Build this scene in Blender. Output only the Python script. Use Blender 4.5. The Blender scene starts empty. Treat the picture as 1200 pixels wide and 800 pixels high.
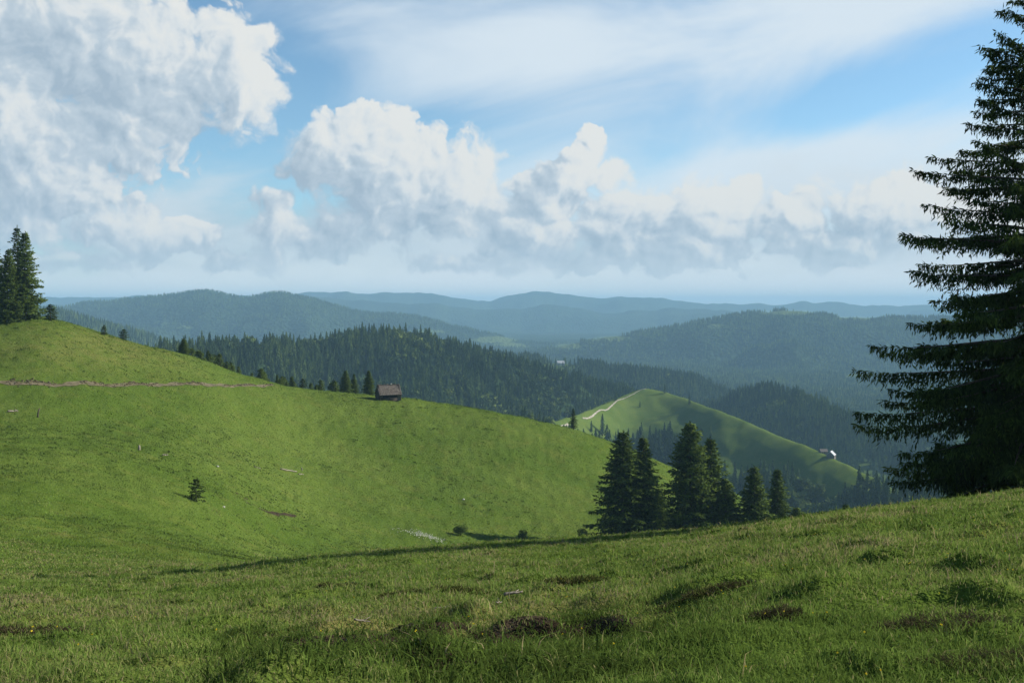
import bpy, math, random
import numpy as np

# ------------------------------------------------------------------ scene, camera, light
SC = bpy.context.scene
COL = SC.collection
F = 1167.0            # focal length in units of a 1200 px wide frame
HORIZON = 360.0
SUN_AZ, SUN_EL = 77.0, 30.0     # degrees to the right of the view, degrees up

cam_d = bpy.data.cameras.new('camera')
cam_d.sensor_width = 36.0
cam_d.lens = 36.0 * F / 1200.0
cam_d.shift_y = -(400.0 - HORIZON) / 1200.0
cam_d.clip_start = 0.1
cam_d.clip_end = 60000.0
cam = bpy.data.objects.new('camera', cam_d)
cam.location = (0, 0, 0)
cam.rotation_euler = (math.radians(90), 0, 0)
COL.objects.link(cam)
SC.camera = cam

SC.view_settings.view_transform = 'Standard'
SC.view_settings.look = 'None'
SC.view_settings.exposure = 0.45
SC.view_settings.gamma = 1.0
SC.view_settings.use_curve_mapping = False
SC.render.engine = 'CYCLES'
SC.cycles.use_denoising = True
SC.cycles.max_bounces = 6
SC.cycles.diffuse_bounces = 3
SC.cycles.transmission_bounces = 4
SC.cycles.volume_bounces = 3
SC.cycles.use_adaptive_sampling = True
SC.cycles.adaptive_threshold = 0.02
SC.cycles.sample_clamp_indirect = 6.0

sun_d = bpy.data.lights.new('sun', 'SUN')
sun_d.energy = 5.0
sun_d.angle = math.radians(0.53)
sun_d.color = (1.0, 0.92, 0.78)
sun = bpy.data.objects.new('sun', sun_d)
_a, _e = math.radians(SUN_AZ), math.radians(SUN_EL)
SUN_DIR = np.array([math.cos(_e) * math.sin(_a), math.cos(_e) * math.cos(_a), math.sin(_e)])
from mathutils import Vector
sun.rotation_euler = Vector(SUN_DIR).to_track_quat('Z', 'Y').to_euler()
COL.objects.link(sun)


class NT:
    """small helper for node trees"""
    def __init__(self, tree):
        self.t = tree
        self.n = tree.nodes
        self.l = tree.links

    def node(self, typ, **kw):
        n = self.n.new(typ)
        for k, v in kw.items():
            setattr(n, k, v)
        return n

    def put(self, sock, v):
        if v is None:
            return
        if isinstance(v, bpy.types.NodeSocket):
            self.l.new(v, sock)
        else:
            if isinstance(v, (tuple, list)) and len(v) == 3 and sock.type == 'RGBA':
                v = (*v, 1.0)
            sock.default_value = v

    def math(self, op, a, b=None, c=None, clamp=False):
        n = self.node('ShaderNodeMath', operation=op)
        n.use_clamp = clamp
        self.put(n.inputs[0], a)
        self.put(n.inputs[1], b)
        self.put(n.inputs[2], c)
        return n.outputs[0]

    def vmath(self, op, a, b=None):
        n = self.node('ShaderNodeVectorMath', operation=op)
        self.put(n.inputs[0], a)
        self.put(n.inputs[1], b)
        return n.outputs[0] if op not in ('LENGTH', 'DOT_PRODUCT', 'DISTANCE') else n.outputs['Value']

    def smooth(self, x, lo, hi, tlo=0.0, thi=1.0):
        n = self.node('ShaderNodeMapRange', interpolation_type='SMOOTHSTEP')
        self.put(n.inputs['Value'], x)
        self.put(n.inputs['From Min'], lo)
        self.put(n.inputs['From Max'], hi)
        self.put(n.inputs['To Min'], tlo)
        self.put(n.inputs['To Max'], thi)
        return n.outputs['Result']

    def noise(self, vec, scale, detail=4.0, rough=0.5, dist=0.0, dims='3D'):
        n = self.node('ShaderNodeTexNoise', noise_dimensions=dims)
        self.put(n.inputs['Vector'], vec)
        self.put(n.inputs['Scale'], scale)
        self.put(n.inputs['Detail'], detail)
        self.put(n.inputs['Roughness'], rough)
        self.put(n.inputs['Distortion'], dist)
        return n.outputs['Fac']

    def mix(self, fac, a, b):
        n = self.node('ShaderNodeMix', data_type='RGBA')
        n.clamp_factor = True
        self.put(n.inputs[0], fac)
        self.put(n.inputs[6], a)
        self.put(n.inputs[7], b)
        return n.outputs[2]

    def scale(self, vec, s):
        n = self.node('ShaderNodeVectorMath', operation='MULTIPLY')
        self.put(n.inputs[0], vec)
        n.inputs[1].default_value = s
        return n.outputs[0]


def sky_uv(px, row):
    """direction of a point in the sky, as azimuth and elevation (unit 0.0857 rad)"""
    dx, dz = (px - 600.0) / F, (HORIZON - row) / F
    az = math.atan2(dx, 1.0)
    el = math.atan2(dz, math.hypot(dx, 1.0))
    return az * 11.67, el * 11.67


# cumulus heaps: direction of each heap (as seen from the meadow), half sizes, weight
CUMULUS = [
    (60, 15, 210, 85, 1.1), (175, 80, 140, 100, 1.25), (285, 92, 56, 78, 1.25), (120, 145, 150, 65, 0.95),
    (5, 140, 72, 100, 1.3), (40, 180, 70, 70, 1.2), (75, 215, 75, 55, 1.2), (15, 265, 75, 40, 1.0),
    (400, 180, 80, 62, 1.25), (455, 205, 110, 85, 1.25), (545, 230, 75, 75, 1.2), (400, 268, 130, 45, 0.8), (320, 260, 60, 45, 1.0),
    (692, 162, 18, 20, 1.3), (676, 182, 36, 24, 1.25), (655, 210, 52, 32, 1.25), (712, 205, 26, 20, 1.0), (636, 240, 56, 48, 1.25), (620, 275, 90, 50, 1.1), (715, 280, 90, 44, 1.1),
    (760, 245, 70, 45, 1.1), (835, 245, 68, 52, 1.2), (800, 292, 130, 34, 0.9),
    (1040, 240, 105, 46, 1.2), (925, 262, 55, 32, 1.1), (985, 288, 130, 28, 0.85), (1180, 262, 80, 36, 1.0),
    (185, 272, 95, 34, 0.9), (60, 305, 110, 20, 0.7), (300, 308, 80, 16, 0.7), (560, 312, 120, 16, 0.7),
]


def build_world():
    w = bpy.data.worlds.new('World')
    SC.world = w
    w.use_nodes = True
    t = NT(w.node_tree)
    w.node_tree.nodes.clear()

    # density group: (u, v) -> density of the cumulus heaps
    g = bpy.data.node_groups.new('cumulus_density', 'ShaderNodeTree')
    g.interface.new_socket('P', in_out='INPUT', socket_type='NodeSocketVector')
    g.interface.new_socket('Density', in_out='OUTPUT', socket_type='NodeSocketFloat')
    g.interface.new_socket('Heap', in_out='OUTPUT', socket_type='NodeSocketFloat')
    k = NT(g)
    gi = k.node('NodeGroupInput')
    go = k.node('NodeGroupOutput')
    P = gi.outputs[0]
    wn = k.node('ShaderNodeTexNoise', noise_dimensions='2D')
    k.put(wn.inputs['Vector'], P)
    wn.inputs['Scale'].default_value = 1.5
    wn.inputs['Detail'].default_value = 4.0
    wn.inputs['Roughness'].default_value = 0.55
    warp = k.scale(k.vmath('SUBTRACT', wn.outputs['Color'], (0.5, 0.5, 0.5)), (0.50, 0.44, 0.0))
    Q = k.vmath('ADD', P, warp)
    heap = None
    for (px, row, a, b, wt) in CUMULUS:
        wt = wt * 1.3
        u, v = sky_uv(px, row)
        q = k.node('ShaderNodeVectorMath', operation='MULTIPLY_ADD')
        k.put(q.inputs[0], Q)
        sx, sy = 100.0 / (1.15 * a), 100.0 / (1.15 * b)
        q.inputs[1].default_value = (sx, sy, 0)
        q.inputs[2].default_value = (-u * sx, -v * sy, 0)
        d = k.math('MULTIPLY_ADD', k.vmath('LENGTH', q.outputs[0]), -wt, wt)
        if heap is None:
            heap = d
        else:
            n = k.node('ShaderNodeMath', operation='SMOOTH_MAX')
            k.put(n.inputs[0], heap)
            k.put(n.inputs[1], d)
            n.inputs[2].default_value = 0.25
            heap = n.outputs[0]
    heap = k.math('MAXIMUM', heap, -0.4)
    # billows: fractal noise plus rounded cells
    f1 = k.noise(Q, 1.4, 8.0, 0.54, 0.0, '2D')
    vn = k.node('ShaderNodeTexVoronoi', feature='SMOOTH_F1', voronoi_dimensions='2D')
    k.put(vn.inputs['Vector'], Q)
    vn.inputs['Scale'].default_value = 2.8
    vn.inputs['Detail'].default_value = 3.0
    vn.inputs['Roughness'].default_value = 0.5
    vn.inputs['Smoothness'].default_value = 0.3
    puff = k.math('MULTIPLY_ADD', vn.outputs['Distance'], -0.75, 0.30)
    d = k.math('MULTIPLY_ADD', k.math('SUBTRACT', f1, 0.5), 0.92, heap)
    d = k.math('MULTIPLY_ADD', puff, 0.78, d)
    k.put(go.inputs[0], d)
    k.put(go.inputs[1], heap)

    def dens(p):
        n = t.node('ShaderNodeGroup')
        n.node_tree = g
        t.put(n.inputs[0], p)
        return n.outputs[0], n.outputs[1]

    tc = t.node('ShaderNodeTexCoord')
    D = t.vmath('NORMALIZE', tc.outputs['Generated'])
    sep = t.node('ShaderNodeSeparateXYZ')
    t.put(sep.inputs[0], D)
    az = t.math('ARCTAN2', sep.outputs['X'], sep.outputs['Y'])
    el = t.math('ARCSINE', sep.outputs['Z'])
    u = t.math('MULTIPLY', az, 11.67)
    v = t.math('MULTIPLY', el, 11.67)
    cmb = t.node('ShaderNodeCombineXYZ')
    t.put(cmb.inputs[0], u)
    t.put(cmb.inputs[1], v)
    P = cmb.outputs[0]

    sky = t.node('ShaderNodeTexSky', sky_type='NISHITA')
    sky.sun_disc = False
    sky.sun_elevation = math.radians(SUN_EL)
    sky.sun_rotation = math.radians(SUN_AZ)
    sky.altitude = 1100
    sky.air_density = 1.0
    sky.dust_density = 0.6
    sky.ozone_density = 2.0
    tint = t.node('ShaderNodeMix', data_type='RGBA', blend_type='MULTIPLY')
    tint.inputs[0].default_value = 1.0
    t.put(tint.inputs[6], sky.outputs['Color'])
    tint.inputs[7].default_value = (1.25, 1.50, 1.48, 1.0)
    # tint boost dropped overhead, behind and at the far sides, to lower fill light
    deep = t.math('MAXIMUM', t.smooth(v, 4.2, 8.0), t.smooth(t.math('ABSOLUTE', u), 8.0, 14.0))
    base = t.mix(deep, tint.outputs[2], sky.outputs['Color'])
    S = 0.1   # background strength; cloud colours below are divided by it

    def C(r, gg, b):
        return (r / S, gg / S, b / S)

    # thin high cloud: streaky veil, mostly to the right
    rot = t.node('ShaderNodeVectorRotate', rotation_type='Z_AXIS')
    t.put(rot.inputs['Vector'], P)
    rot.inputs['Angle'].default_value = math.radians(-13)
    vp = t.scale(rot.outputs[0], (0.36, 1.0, 0.0))
    ven = t.noise(vp, 0.75, 6.0, 0.52, 0.35, '2D')
    ven2 = t.math('ADD', ven, t.smooth(u, -2.6, 0.8, -0.24, 0.06))
    # an opening of clear sky, upper right
    ou, ov = sky_uv(1000, 118)
    oq = t.node('ShaderNodeVectorRotate', rotation_type='Z_AXIS')
    t.put(oq.inputs['Vector'], t.vmath('SUBTRACT', P, (ou, ov, 0)))
    oq.inputs['Angle'].default_value = math.radians(-15)
    gap = t.vmath('LENGTH', t.scale(oq.outputs[0], (1 / 3.2, 1 / 0.48, 0)))
    ven2 = t.math('SUBTRACT', ven2, t.smooth(gap, 1.3, 0.0, 0.0, 0.34))
    hu, hv = sky_uv(860, 45)
    wht = t.vmath('LENGTH', t.scale(t.vmath('SUBTRACT', P, (hu, hv, 0)), (1 / 3.2, 1 / 0.9, 0)))
    ven2 = t.math('ADD', ven2, t.smooth(wht, 1.3, 0.0, 0.0, 0.20))
    hu, hv = sky_uv(610, 70)
    wht = t.vmath('LENGTH', t.scale(t.vmath('SUBTRACT', P, (hu, hv, 0)), (1 / 2.4, 1 / 1.0, 0)))
    ven2 = t.math('ADD', ven2, t.smooth(wht, 1.3, 0.0, 0.0, 0.14))
    hu, hv = sky_uv(900, 205)
    wht = t.vmath('LENGTH', t.scale(t.vmath('SUBTRACT', P, (hu, hv, 0)), (1 / 4.2, 1 / 0.7, 0)))
    ven2 = t.math('ADD', ven2, t.smooth(wht, 1.3, 0.0, 0.0, 0.22))
    here = t.math('MULTIPLY', t.smooth(v, 6.5, 4.2), t.smooth(t.math('ABSOLUTE', u), 10.0, 7.0))
    veil = t.math('MULTIPLY', t.smooth(ven2, 0.28, 0.74, 0.0, 0.93), here)
    col = t.mix(veil, base, C(0.72, 0.81, 0.88))

    # soft layer of distant cloud deepening towards the horizon
    bn = t.noise(t.scale(P, (0.45, 1.3, 0)), 0.9, 6.0, 0.55, 0.3, '2D')
    cover = t.math('ADD', t.smooth(v, 2.6, 0.3, 0.0, 1.0), t.math('MULTIPLY_ADD', bn, 1.3, -0.75))
    band = t.math('MULTIPLY', t.smooth(cover, 0.22, 0.85, 0.0, 0.90), t.smooth(t.math('ABSOLUTE', u), 14.0, 8.0, 0.15, 1.0))
    bandcol = t.mix(t.smooth(bn, 0.36, 0.64), C(0.42, 0.53, 0.63), C(0.64, 0.72, 0.78))
    bandcol = t.mix(t.smooth(u, -4.0, 5.0, 0.0, 0.45), bandcol, C(0.72, 0.79, 0.84))
    bandcol = t.mix(t.smooth(v, 0.75, 0.05, 0.0, 0.85), bandcol, C(1.12, 1.10, 1.06))
    col = t.mix(band, col, bandcol)

    d0, h0 = dens(P)
    d1, h1 = dens(t.vmath('ADD', P, (0.075, 0.055, 0.0)))
    d2, h2 = dens(t.vmath('ADD', P, (0.48, 0.34, 0.0)))
    # some edges crisp, others dissolving
    fz = t.smooth(t.noise(P, 0.55, 2.0, 0.5, 0.0, '2D'), 0.42, 0.62, 0.20, 0.50)
    al = t.smooth(d0, 0.06, t.math('ADD', fz, 0.06))
    small = t.math('SUBTRACT', d0, d1)
    big = t.math('MULTIPLY_ADD', t.math('SUBTRACT', h0, h2), 0.6, t.math('MULTIPLY', t.math('SUBTRACT', d0, d2), 0.4))
    lit = t.math('MULTIPLY_ADD', small, 0.85, 0.50)
    lit = t.math('MULTIPLY_ADD', big, 0.40, lit)
    ft = t.noise(P, 2.2, 6.0, 0.6, 0.0, '2D')
    lit = t.math('MULTIPLY_ADD', t.math('SUBTRACT', ft, 0.5), 0.45, lit)
    # brighter towards the sun side of the sky
    lit = t.math('MULTIPLY_ADD', t.smooth(u, -5.0, 5.0), 0.15, lit)
    lit = t.math('SUBTRACT', lit, t.smooth(d0, 0.35, 1.5, 0.0, 0.22))
    lit = t.math('SUBTRACT', lit, t.smooth(v, 1.3, 0.2, 0.0, 0.14))
    ramp = t.node('ShaderNodeValToRGB')
    t.put(ramp.inputs[0], lit)
    cr = ramp.color_ramp
    cr.elements[0].position = 0.05
    cr.elements[0].color = (0.38, 0.48, 0.58, 1)
    cr.elements[1].position = 1.0
    cr.elements[1].color = (0.80, 0.81, 0.79, 1)
    e = cr.elements.new(0.46)
    e.color = (0.52, 0.61, 0.69, 1)
    e = cr.elements.new(0.74)
    e.color = (0.72, 0.76, 0.78, 1)
    cc = t.node('ShaderNodeVectorMath', operation='SCALE')
    t.put(cc.inputs[0], ramp.outputs[0])
    cc.inputs['Scale'].default_value = 1.0 / S
    # far heaps sink into the haze near the horizon
    al = t.math('MULTIPLY', al, t.smooth(v, 0.15, 0.9, 0.35, 1.0))
    col = t.mix(al, col, cc.outputs[0])

    col = t.mix(t.smooth(v, -0.2, -1.5), col, C(0.08, 0.10, 0.07))
    bg = t.node('ShaderNodeBackground')
    dim = t.node('ShaderNodeVectorMath', operation='SCALE')
    t.put(dim.inputs[0], col)
    dim.inputs['Scale'].default_value = 0.745
    t.put(bg.inputs['Color'], dim.outputs[0])
    bg.inputs['Strength'].default_value = S
    out = t.node('ShaderNodeOutputWorld')
    t.l.new(bg.outputs[0], out.inputs['Surface'])
    w.cycles.sampling_method = 'MANUAL'
    w.cycles.sample_map_resolution = 512


build_world()

# ------------------------------------------------------------------ numeric helpers
rng = np.random.default_rng(7)


def pchip(x, y, xi):
    """monotone cubic interpolation, flat ends outside"""
    x = np.asarray(x, float)
    y = np.asarray(y, float)
    xi = np.clip(xi, x[0], x[-1])
    h = np.diff(x)
    d = np.diff(y) / h
    m = np.zeros_like(y)
    m[0], m[-1] = d[0], d[-1]
    for i in range(1, len(x) - 1):
        if d[i - 1] * d[i] > 0:
            w1, w2 = 2 * h[i] + h[i - 1], h[i] + 2 * h[i - 1]
            m[i] = (w1 + w2) / (w1 / d[i - 1] + w2 / d[i])
    i = np.clip(np.searchsorted(x, xi) - 1, 0, len(x) - 2)
    t = (xi - x[i]) / h[i]
    t2, t3 = t * t, t * t * t
    return ((2 * t3 - 3 * t2 + 1) * y[i] + (t3 - 2 * t2 + t) * h[i] * m[i]
            + (-2 * t3 + 3 * t2) * y[i + 1] + (t3 - t2) * h[i] * m[i + 1])


def _hash(ix, iy, seed):
    h = (ix * 374761393 + iy * 668265263 + seed * 974634777) & 0xFFFFFFFF
    h = ((h ^ (h >> 13)) * 1274126177) & 0xFFFFFFFF
    return h ^ (h >> 16)


def perlin(x, y, seed=0):
    x = np.asarray(x, float)
    y = np.asarray(y, float)
    x0 = np.floor(x).astype(np.int64)
    y0 = np.floor(y).astype(np.int64)
    fx, fy = x - x0, y - y0
    u = fx * fx * fx * (fx * (fx * 6 - 15) + 10)
    v = fy * fy * fy * (fy * (fy * 6 - 15) + 10)

    def g(ix, iy, dx, dy):
        a = (_hash(ix, iy, seed) & 0xFFFF) * (2 * math.pi / 65536.0)
        return np.cos(a) * dx + np.sin(a) * dy
    n00 = g(x0, y0, fx, fy)
    n10 = g(x0 + 1, y0, fx - 1, fy)
    n01 = g(x0, y0 + 1, fx, fy - 1)
    n11 = g(x0 + 1, y0 + 1, fx - 1, fy - 1)
    a = n00 + u * (n10 - n00)
    b = n01 + u * (n11 - n01)
    return (a + v * (b - a)) * 1.5


def fbm(x, y, octaves=4, seed=0, gain=0.5):
    s, a = 0.0, 1.0
    for o in range(octaves):
        s = s + a * perlin(x * 2.0 ** o, y * 2.0 ** o, seed + o * 17)
        a *= gain
    return s


def sstep(x, a, b):
    t = np.clip((x - a) / (b - a), 0, 1)
    return t * t * (3 - 2 * t)


# ------------------------------------------------------------------ terrain height
XS = np.arange(-1600.0, 2801.0, 5.0)
LD0, LD1, DL = math.log(1.5), math.log(15000.0), 0.0045
LDS = np.arange(LD0, LD1 + DL, DL)
DS = np.exp(LDS)

CREST_ROW = ([-900, -400, -100, 0, 50, 100, 150, 180, 230, 280, 310, 330, 350, 362, 405, 440, 472, 512, 560, 612, 650, 700, 745, 790, 864, 930, 1000, 1300, 2800],
             [300, 335, 362, 370, 371, 385, 400, 408, 420.5, 437.5, 446, 452.5, 457, 458.5, 460.5, 465, 466.5, 472.5, 480.5, 490, 499, 515, 532, 552, 583, 625, 690, 720, 740])
CREST_D = ([-900, 0, 200, 455, 700, 870, 1200, 2800], [235, 245, 268, 303, 312, 322, 330, 330])
# near profile: per azimuth, depth and picture row of the lie of the land
NEAR_X = [-900, -200, 0, 200, 400, 600, 700, 800, 930, 1060, 1200, 1400, 2800]
SHOULDER_D = [34, 36, 37, 42, 47, 50, 52, 52, 51, 50, 48, 48, 48]
SHOULDER_ROW = [672, 676, 674, 668, 650, 636, 629.5, 624, 611, 597, 578, 555, 500]
DIP_D = [57, 57, 58, 70, 92, 115, 120, 122, 125, 125, 125, 125, 125]
DIP_Z = [-12.0, -12.8, -13.7, -17.3, -24.8, -31.2, -32.0, -32.0, -32.0, -32.0, -31, -31, -31]
FOOT_D = [100, 100, 102, 122, 180, 208, 226, 238, 245, 250, 250, 250, 250]
FOOT_Z = [-17, -18.5, -19.6, -26.0, -41.0, -49.4, -52.0, -55.0, -62.0, -72, -78, -80, -80]
MID_D = [165, 165, 167, 188, 236, 252, 268, 280, 286, 290, 290, 290, 290]
MID_Z = [-14, -16.5, -19.4, -25.4, -37.6, -45.6, -49.4, -54.6, -67, -84, -95, -98, -98]
MID2_DZ = None

RIDGES = {
    'green': dict(X=[300, 480, 560, 600, 640, 683, 720, 740, 757, 776, 800, 850, 900, 950, 1000, 1060, 1120, 1250, 1600],
                  R=[640, 575, 535, 515, 497, 483, 468, 459.5, 456, 458.5, 466, 484, 505, 525, 548, 578, 600, 640, 760],
                  DX=[300, 560, 640, 757, 850, 950, 1060, 1250, 1600], D=[760, 850, 1000, 1300, 1140, 970, 830, 720, 650], f=0.31, b=0.45),
    'forest': dict(X=[-200, 60, 140, 180, 205, 270, 350, 400, 430, 480, 520, 560, 600, 650, 700, 740, 800, 900, 1200],
                   R=[470, 450, 430, 419, 413, 407, 408, 402, 395, 395, 405, 416, 428, 441, 454, 465, 490, 540, 620],
                   DX=[-200, 180, 430, 600, 740, 1200], D=[1050, 1100, 1350, 1430, 1560, 1700], f=0.33, b=0.40),
    'second': dict(X=[-300, 300, 480, 540, 600, 650, 700, 760, 820, 850, 900, 1000, 1400],
                   R=[470, 450, 425, 418, 419, 425, 429, 437, 447, 462, 490, 530, 560],
                   DX=[-300, 600, 1400], D=[2000, 2150, 2000], f=0.27, b=0.3),
    'right': dict(X=[600, 780, 820, 850, 880, 905, 940, 975, 1010, 1040, 1080, 1150, 1300, 1700],
                  R=[560, 500, 484, 473, 462, 459, 468, 482, 500, 524, 556, 590, 620, 640],
                  DX=[600, 850, 1040, 1300], D=[1800, 1700, 1420, 1200], f=0.34, b=0.4),
    'blue_right': dict(X=[300, 560, 600, 640, 665, 700, 750, 800, 840, 870, 900, 930, 965, 1000, 1060, 1130, 1250, 1800],
                       R=[470, 440, 424, 410, 404, 397, 389, 381, 373, 368, 366, 365, 369, 372, 373, 371, 367, 350],
                       DX=[300, 1800], D=[4300, 4100], f=0.22, b=0.3),
    'left_low': dict(X=[-600, 0, 40, 70, 110, 150, 200, 240, 300, 400],
                     R=[340, 355, 361, 367, 377, 388, 403, 416, 436, 470],
                     DX=[-600, 400], D=[2700, 2900], f=0.22, b=0.3),
    'blue_left': dict(X=[-900, -300, -100, 60, 110, 160, 200, 235, 255, 290, 330, 360, 385, 400, 440, 480, 520, 560, 600, 640, 690, 800],
                      R=[340, 360, 368, 361, 354, 350, 345, 340, 343, 347, 343, 349, 356, 359, 367, 369, 378, 387, 397, 406, 416, 450],
                      DX=[-900, 800], D=[5600, 5200], f=0.2, b=0.3),
    'far': dict(X=[-1600, -400, 0, 60, 200, 350, 390, 430, 470, 508, 550, 580, 620, 640, 680, 715, 750, 790, 840, 870, 950, 1300, 2800],
                R=[345, 352, 356, 358, 356, 347, 349, 352, 356, 355, 361, 363, 359, 357, 361, 367, 363, 361, 363, 366, 380, 370, 350],
                DX=[-1600, 2800], D=[8800, 8600], f=0.16, b=0.2),
    'farthest': dict(X=[-1600, -300, 0, 60, 330, 360, 400, 430, 460, 500, 540, 570, 600, 632, 660, 700, 770, 810, 850, 890, 930, 945, 975, 1020, 1060, 1300, 2800],
                     R=[340, 348, 352, 349, 347, 340, 342, 345, 343, 345, 350, 353, 347, 342, 345, 349, 349, 354, 357, 357, 355, 352.5, 355, 357, 358, 355, 345],
                     DX=[-1600, 2800], D=[11000, 11000], f=0.14, b=0.2),
}
RNAMES = list(RIDGES)


def build_table():
    nx = np.array(NEAR_X, float)
    sd = pchip(nx, SHOULDER_D, XS)
    sr = pchip(nx, SHOULDER_ROW, XS)
    sz = -(sr - HORIZON) / F * sd
    dd, dz = pchip(nx, DIP_D, XS), pchip(nx, DIP_Z, XS)
    fd, fz = pchip(nx, FOOT_D, XS), pchip(nx, FOOT_Z, XS)
    md, mz = pchip(nx, MID_D, XS), pchip(nx, MID_Z, XS)
    cd = pchip(*CREST_D, XS)
    cz = -(pchip(*CREST_ROW, XS) - HORIZON) / F * cd
    T = np.zeros((len(XS), len(LDS)))
    pw = pchip([-900, 650, 1050, 2800], [1.0, 1.0, 1.18, 1.2], XS)
    for i in range(len(XS)):
        zs = sz[i]
        x = [1.5, 4.3, 8, 14, 24, sd[i], dd[i], fd[i], md[i], cd[i], cd[i] + 45, 480, 700, 1000, 15000]
        # the meadow rolls over smoothly from the feet to the shoulder
        r = lambda D: -1.62 + (zs + 1.62) * (np.clip((D - 3.2) / (sd[i] - 3.2), 0, 1) ** pw[i])
        y = [-1.55, -1.68, r(8), r(14), r(24), zs, dz[i], fz[i], mz[i], cz[i], cz[i] - 9, cz[i] - 70, -270, -420, -900]
        T[i] = pchip(x, y, DS)
    # smooth sideways (azimuth)
    ker = np.exp(-0.5 * (np.arange(-8, 9) / 3.0) ** 2)
    ker /= ker.sum()
    pad = np.pad(T, ((8, 8), (0, 0)), mode='edge')
    T = sum(k * pad[j:j + len(XS)] for j, k in enumerate(ker))
    # the hills behind
    floor = -235 + 40 * sstep(DS, 2600, 6000)[None, :] * np.ones((len(XS), 1))
    layers = [np.where(DS[None, :] < 1000, T, -900)]
    XX = (XS - 600) / F
    gx = XX[:, None] * DS[None, :]
    gy = np.broadcast_to(DS[None, :], gx.shape)
    for n, name in enumerate(RNAMES):
        q = RIDGES[name]
        rd = pchip(q['DX'], q['D'], XS)[:, None]
        rough = (2.6 if name in ('far', 'farthest') else 1.5) * fbm(XS / 30.0, XS * 0 + 7.7 * n, 3, 500 + n) * (0.5 if name == 'green' else 1.0)
        rz = -((pchip(q['X'], q['R'], XS) + rough)[:, None] - HORIZON) / F * rd
        s = DS[None, :] - rd
        sc = rd / 9.0
        gul = (-0.6 + fbm(gx / sc, gy / sc, 5, 40 + 11 * n, 0.5)) * (0.034 if name in ('blue_right', 'blue_left', 'left_low') else 0.022) * rd
        away = 1 - np.exp(-(s / (0.09 * rd)) ** 2)
        fall = np.where(s < 0, q['f'] * -s, q['b'] * s)
        fall = np.sqrt(fall ** 2 + (0.004 * rd) ** 2) - 0.004 * rd
        conv = fall * (1 + 0.10 * np.tanh(fall / 60))
        amp = 0.8 if name == 'green' else 1.0
        layers.append(np.where(DS[None, :] < 330, -900, rz - conv + gul * away * amp * np.clip(fall / 60, 0, 1)))
    layers.append(np.where(DS[None, :] < 420, -900, floor + 8 * fbm(gx / 300, gy / 300, 3, 5)))
    L = np.stack(layers)
    ids = L.argmax(0)
    k = np.clip(DS / 250.0, 1.2, 14.0)[None, None, :]
    m = L.max(0, keepdims=True)
    Z = (m + k * np.log(np.exp(np.clip((L - m) / k, -40, 0)).sum(0, keepdims=True)))[0]
    near = DS < 300
    Z[:, near] = T[:, near]
    return Z, ids


TZ, TID = build_table()


def spread(y):
    return np.sqrt(np.asarray(y, float) ** 2 + 2.25)


def to_idx(x, y):
    S = spread(y)
    X = np.clip(600 + F * x / S, XS[0] + 11, XS[-1] - 11)
    D = np.clip(y, 1.6, 14900)
    return (X - XS[0]) / 5.0, np.clip((np.log(D) - LD0) / DL, 1, len(LDS) - 3), X


def cubic_w(t):
    t2, t3 = t * t, t * t * t
    return (-0.5 * t + t2 - 0.5 * t3, 1 - 2.5 * t2 + 1.5 * t3, 0.5 * t + 2 * t2 - 1.5 * t3, -0.5 * t2 + 0.5 * t3)


def bank_mask(X, y, x):
    """rough bank of torn turf in front of the camera"""
    wob = 0.9 * perlin(x * 0.45, y * 0.1, 91) + 0.35 * perlin(x * 1.6, y * 0.3, 92)
    return sstep(X, 200, 400) * (1 - sstep(X, 700, 860)), wob


def height(x, y, detail=True):
    x = np.asarray(x, float)
    y = np.asarray(y, float)
    fi, fj, X = to_idx(x, y)
    i, j = np.floor(fi).astype(int), np.floor(fj).astype(int)
    wi, wj = cubic_w(fi - i), cubic_w(fj - j)
    z = 0.0
    for a in range(4):
        for b in range(4):
            z = z + wi[a] * wj[b] * TZ[i + a - 1, j + b - 1]
    z = np.where(y < 1.6, z + 0.04 * (1.6 - y) * (y > -60) + 2.46 * (y <= -60), z)
    if detail:
        near = 1 - sstep(y, 40, 75)
        n1 = fbm(x / 2.6, y / 2.6, 2, 1) * 0.075 + fbm(x / 0.8, y / 0.8, 3, 2) * 0.045
        hum = np.maximum(perlin(x / 0.75 + 5, y / 0.75, 3) - 0.30, 0) * 0.22
        n1 = n1 + hum
        far = sstep(y, 30, 90) * (1 - sstep(y, 420, 600))
        n2 = fbm(x / 14, y / 14, 4, 4) * 0.45 + fbm(x / 2.8, y / 4.5, 2, 8) * 0.20
        # cattle steps along the slope
        n2 = n2 + 0.08 * np.sin(z * 5.0 + 3 * fbm(x / 20, y / 20, 3, 6)) * sstep(y, 90, 140) * np.clip(fbm(x / 30, y / 30, 2, 14) + 0.3, 0, 1)
        n2 = n2 * 1.0
        mid = sstep(y, 550, 750) * (1 - sstep(y, 1500, 1900))
        n3 = mid * 1.1 * fbm(x / 30, y / 30, 4, 301)
        damp = sstep(np.hypot(x, y), 1.0, 5.0)
        z = z + n3
        z = z + n1 * near * damp + n2 * far
        m, wob = bank_mask(X, y, x)
        c = 9.0 + wob
        z = z + m * near * (-0.28 * sstep(y, c - 4.0, c - 0.9) * (1 - sstep(y, c - 0.8, c)) + 0.10 * perlin(x * 1.3, y * 1.3, 93) * sstep(y, 5, 7) * (1 - sstep(y, 12, 15)))
    return z


VIS = np.maximum.accumulate(TZ / DS[None, :], axis=1)


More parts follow.
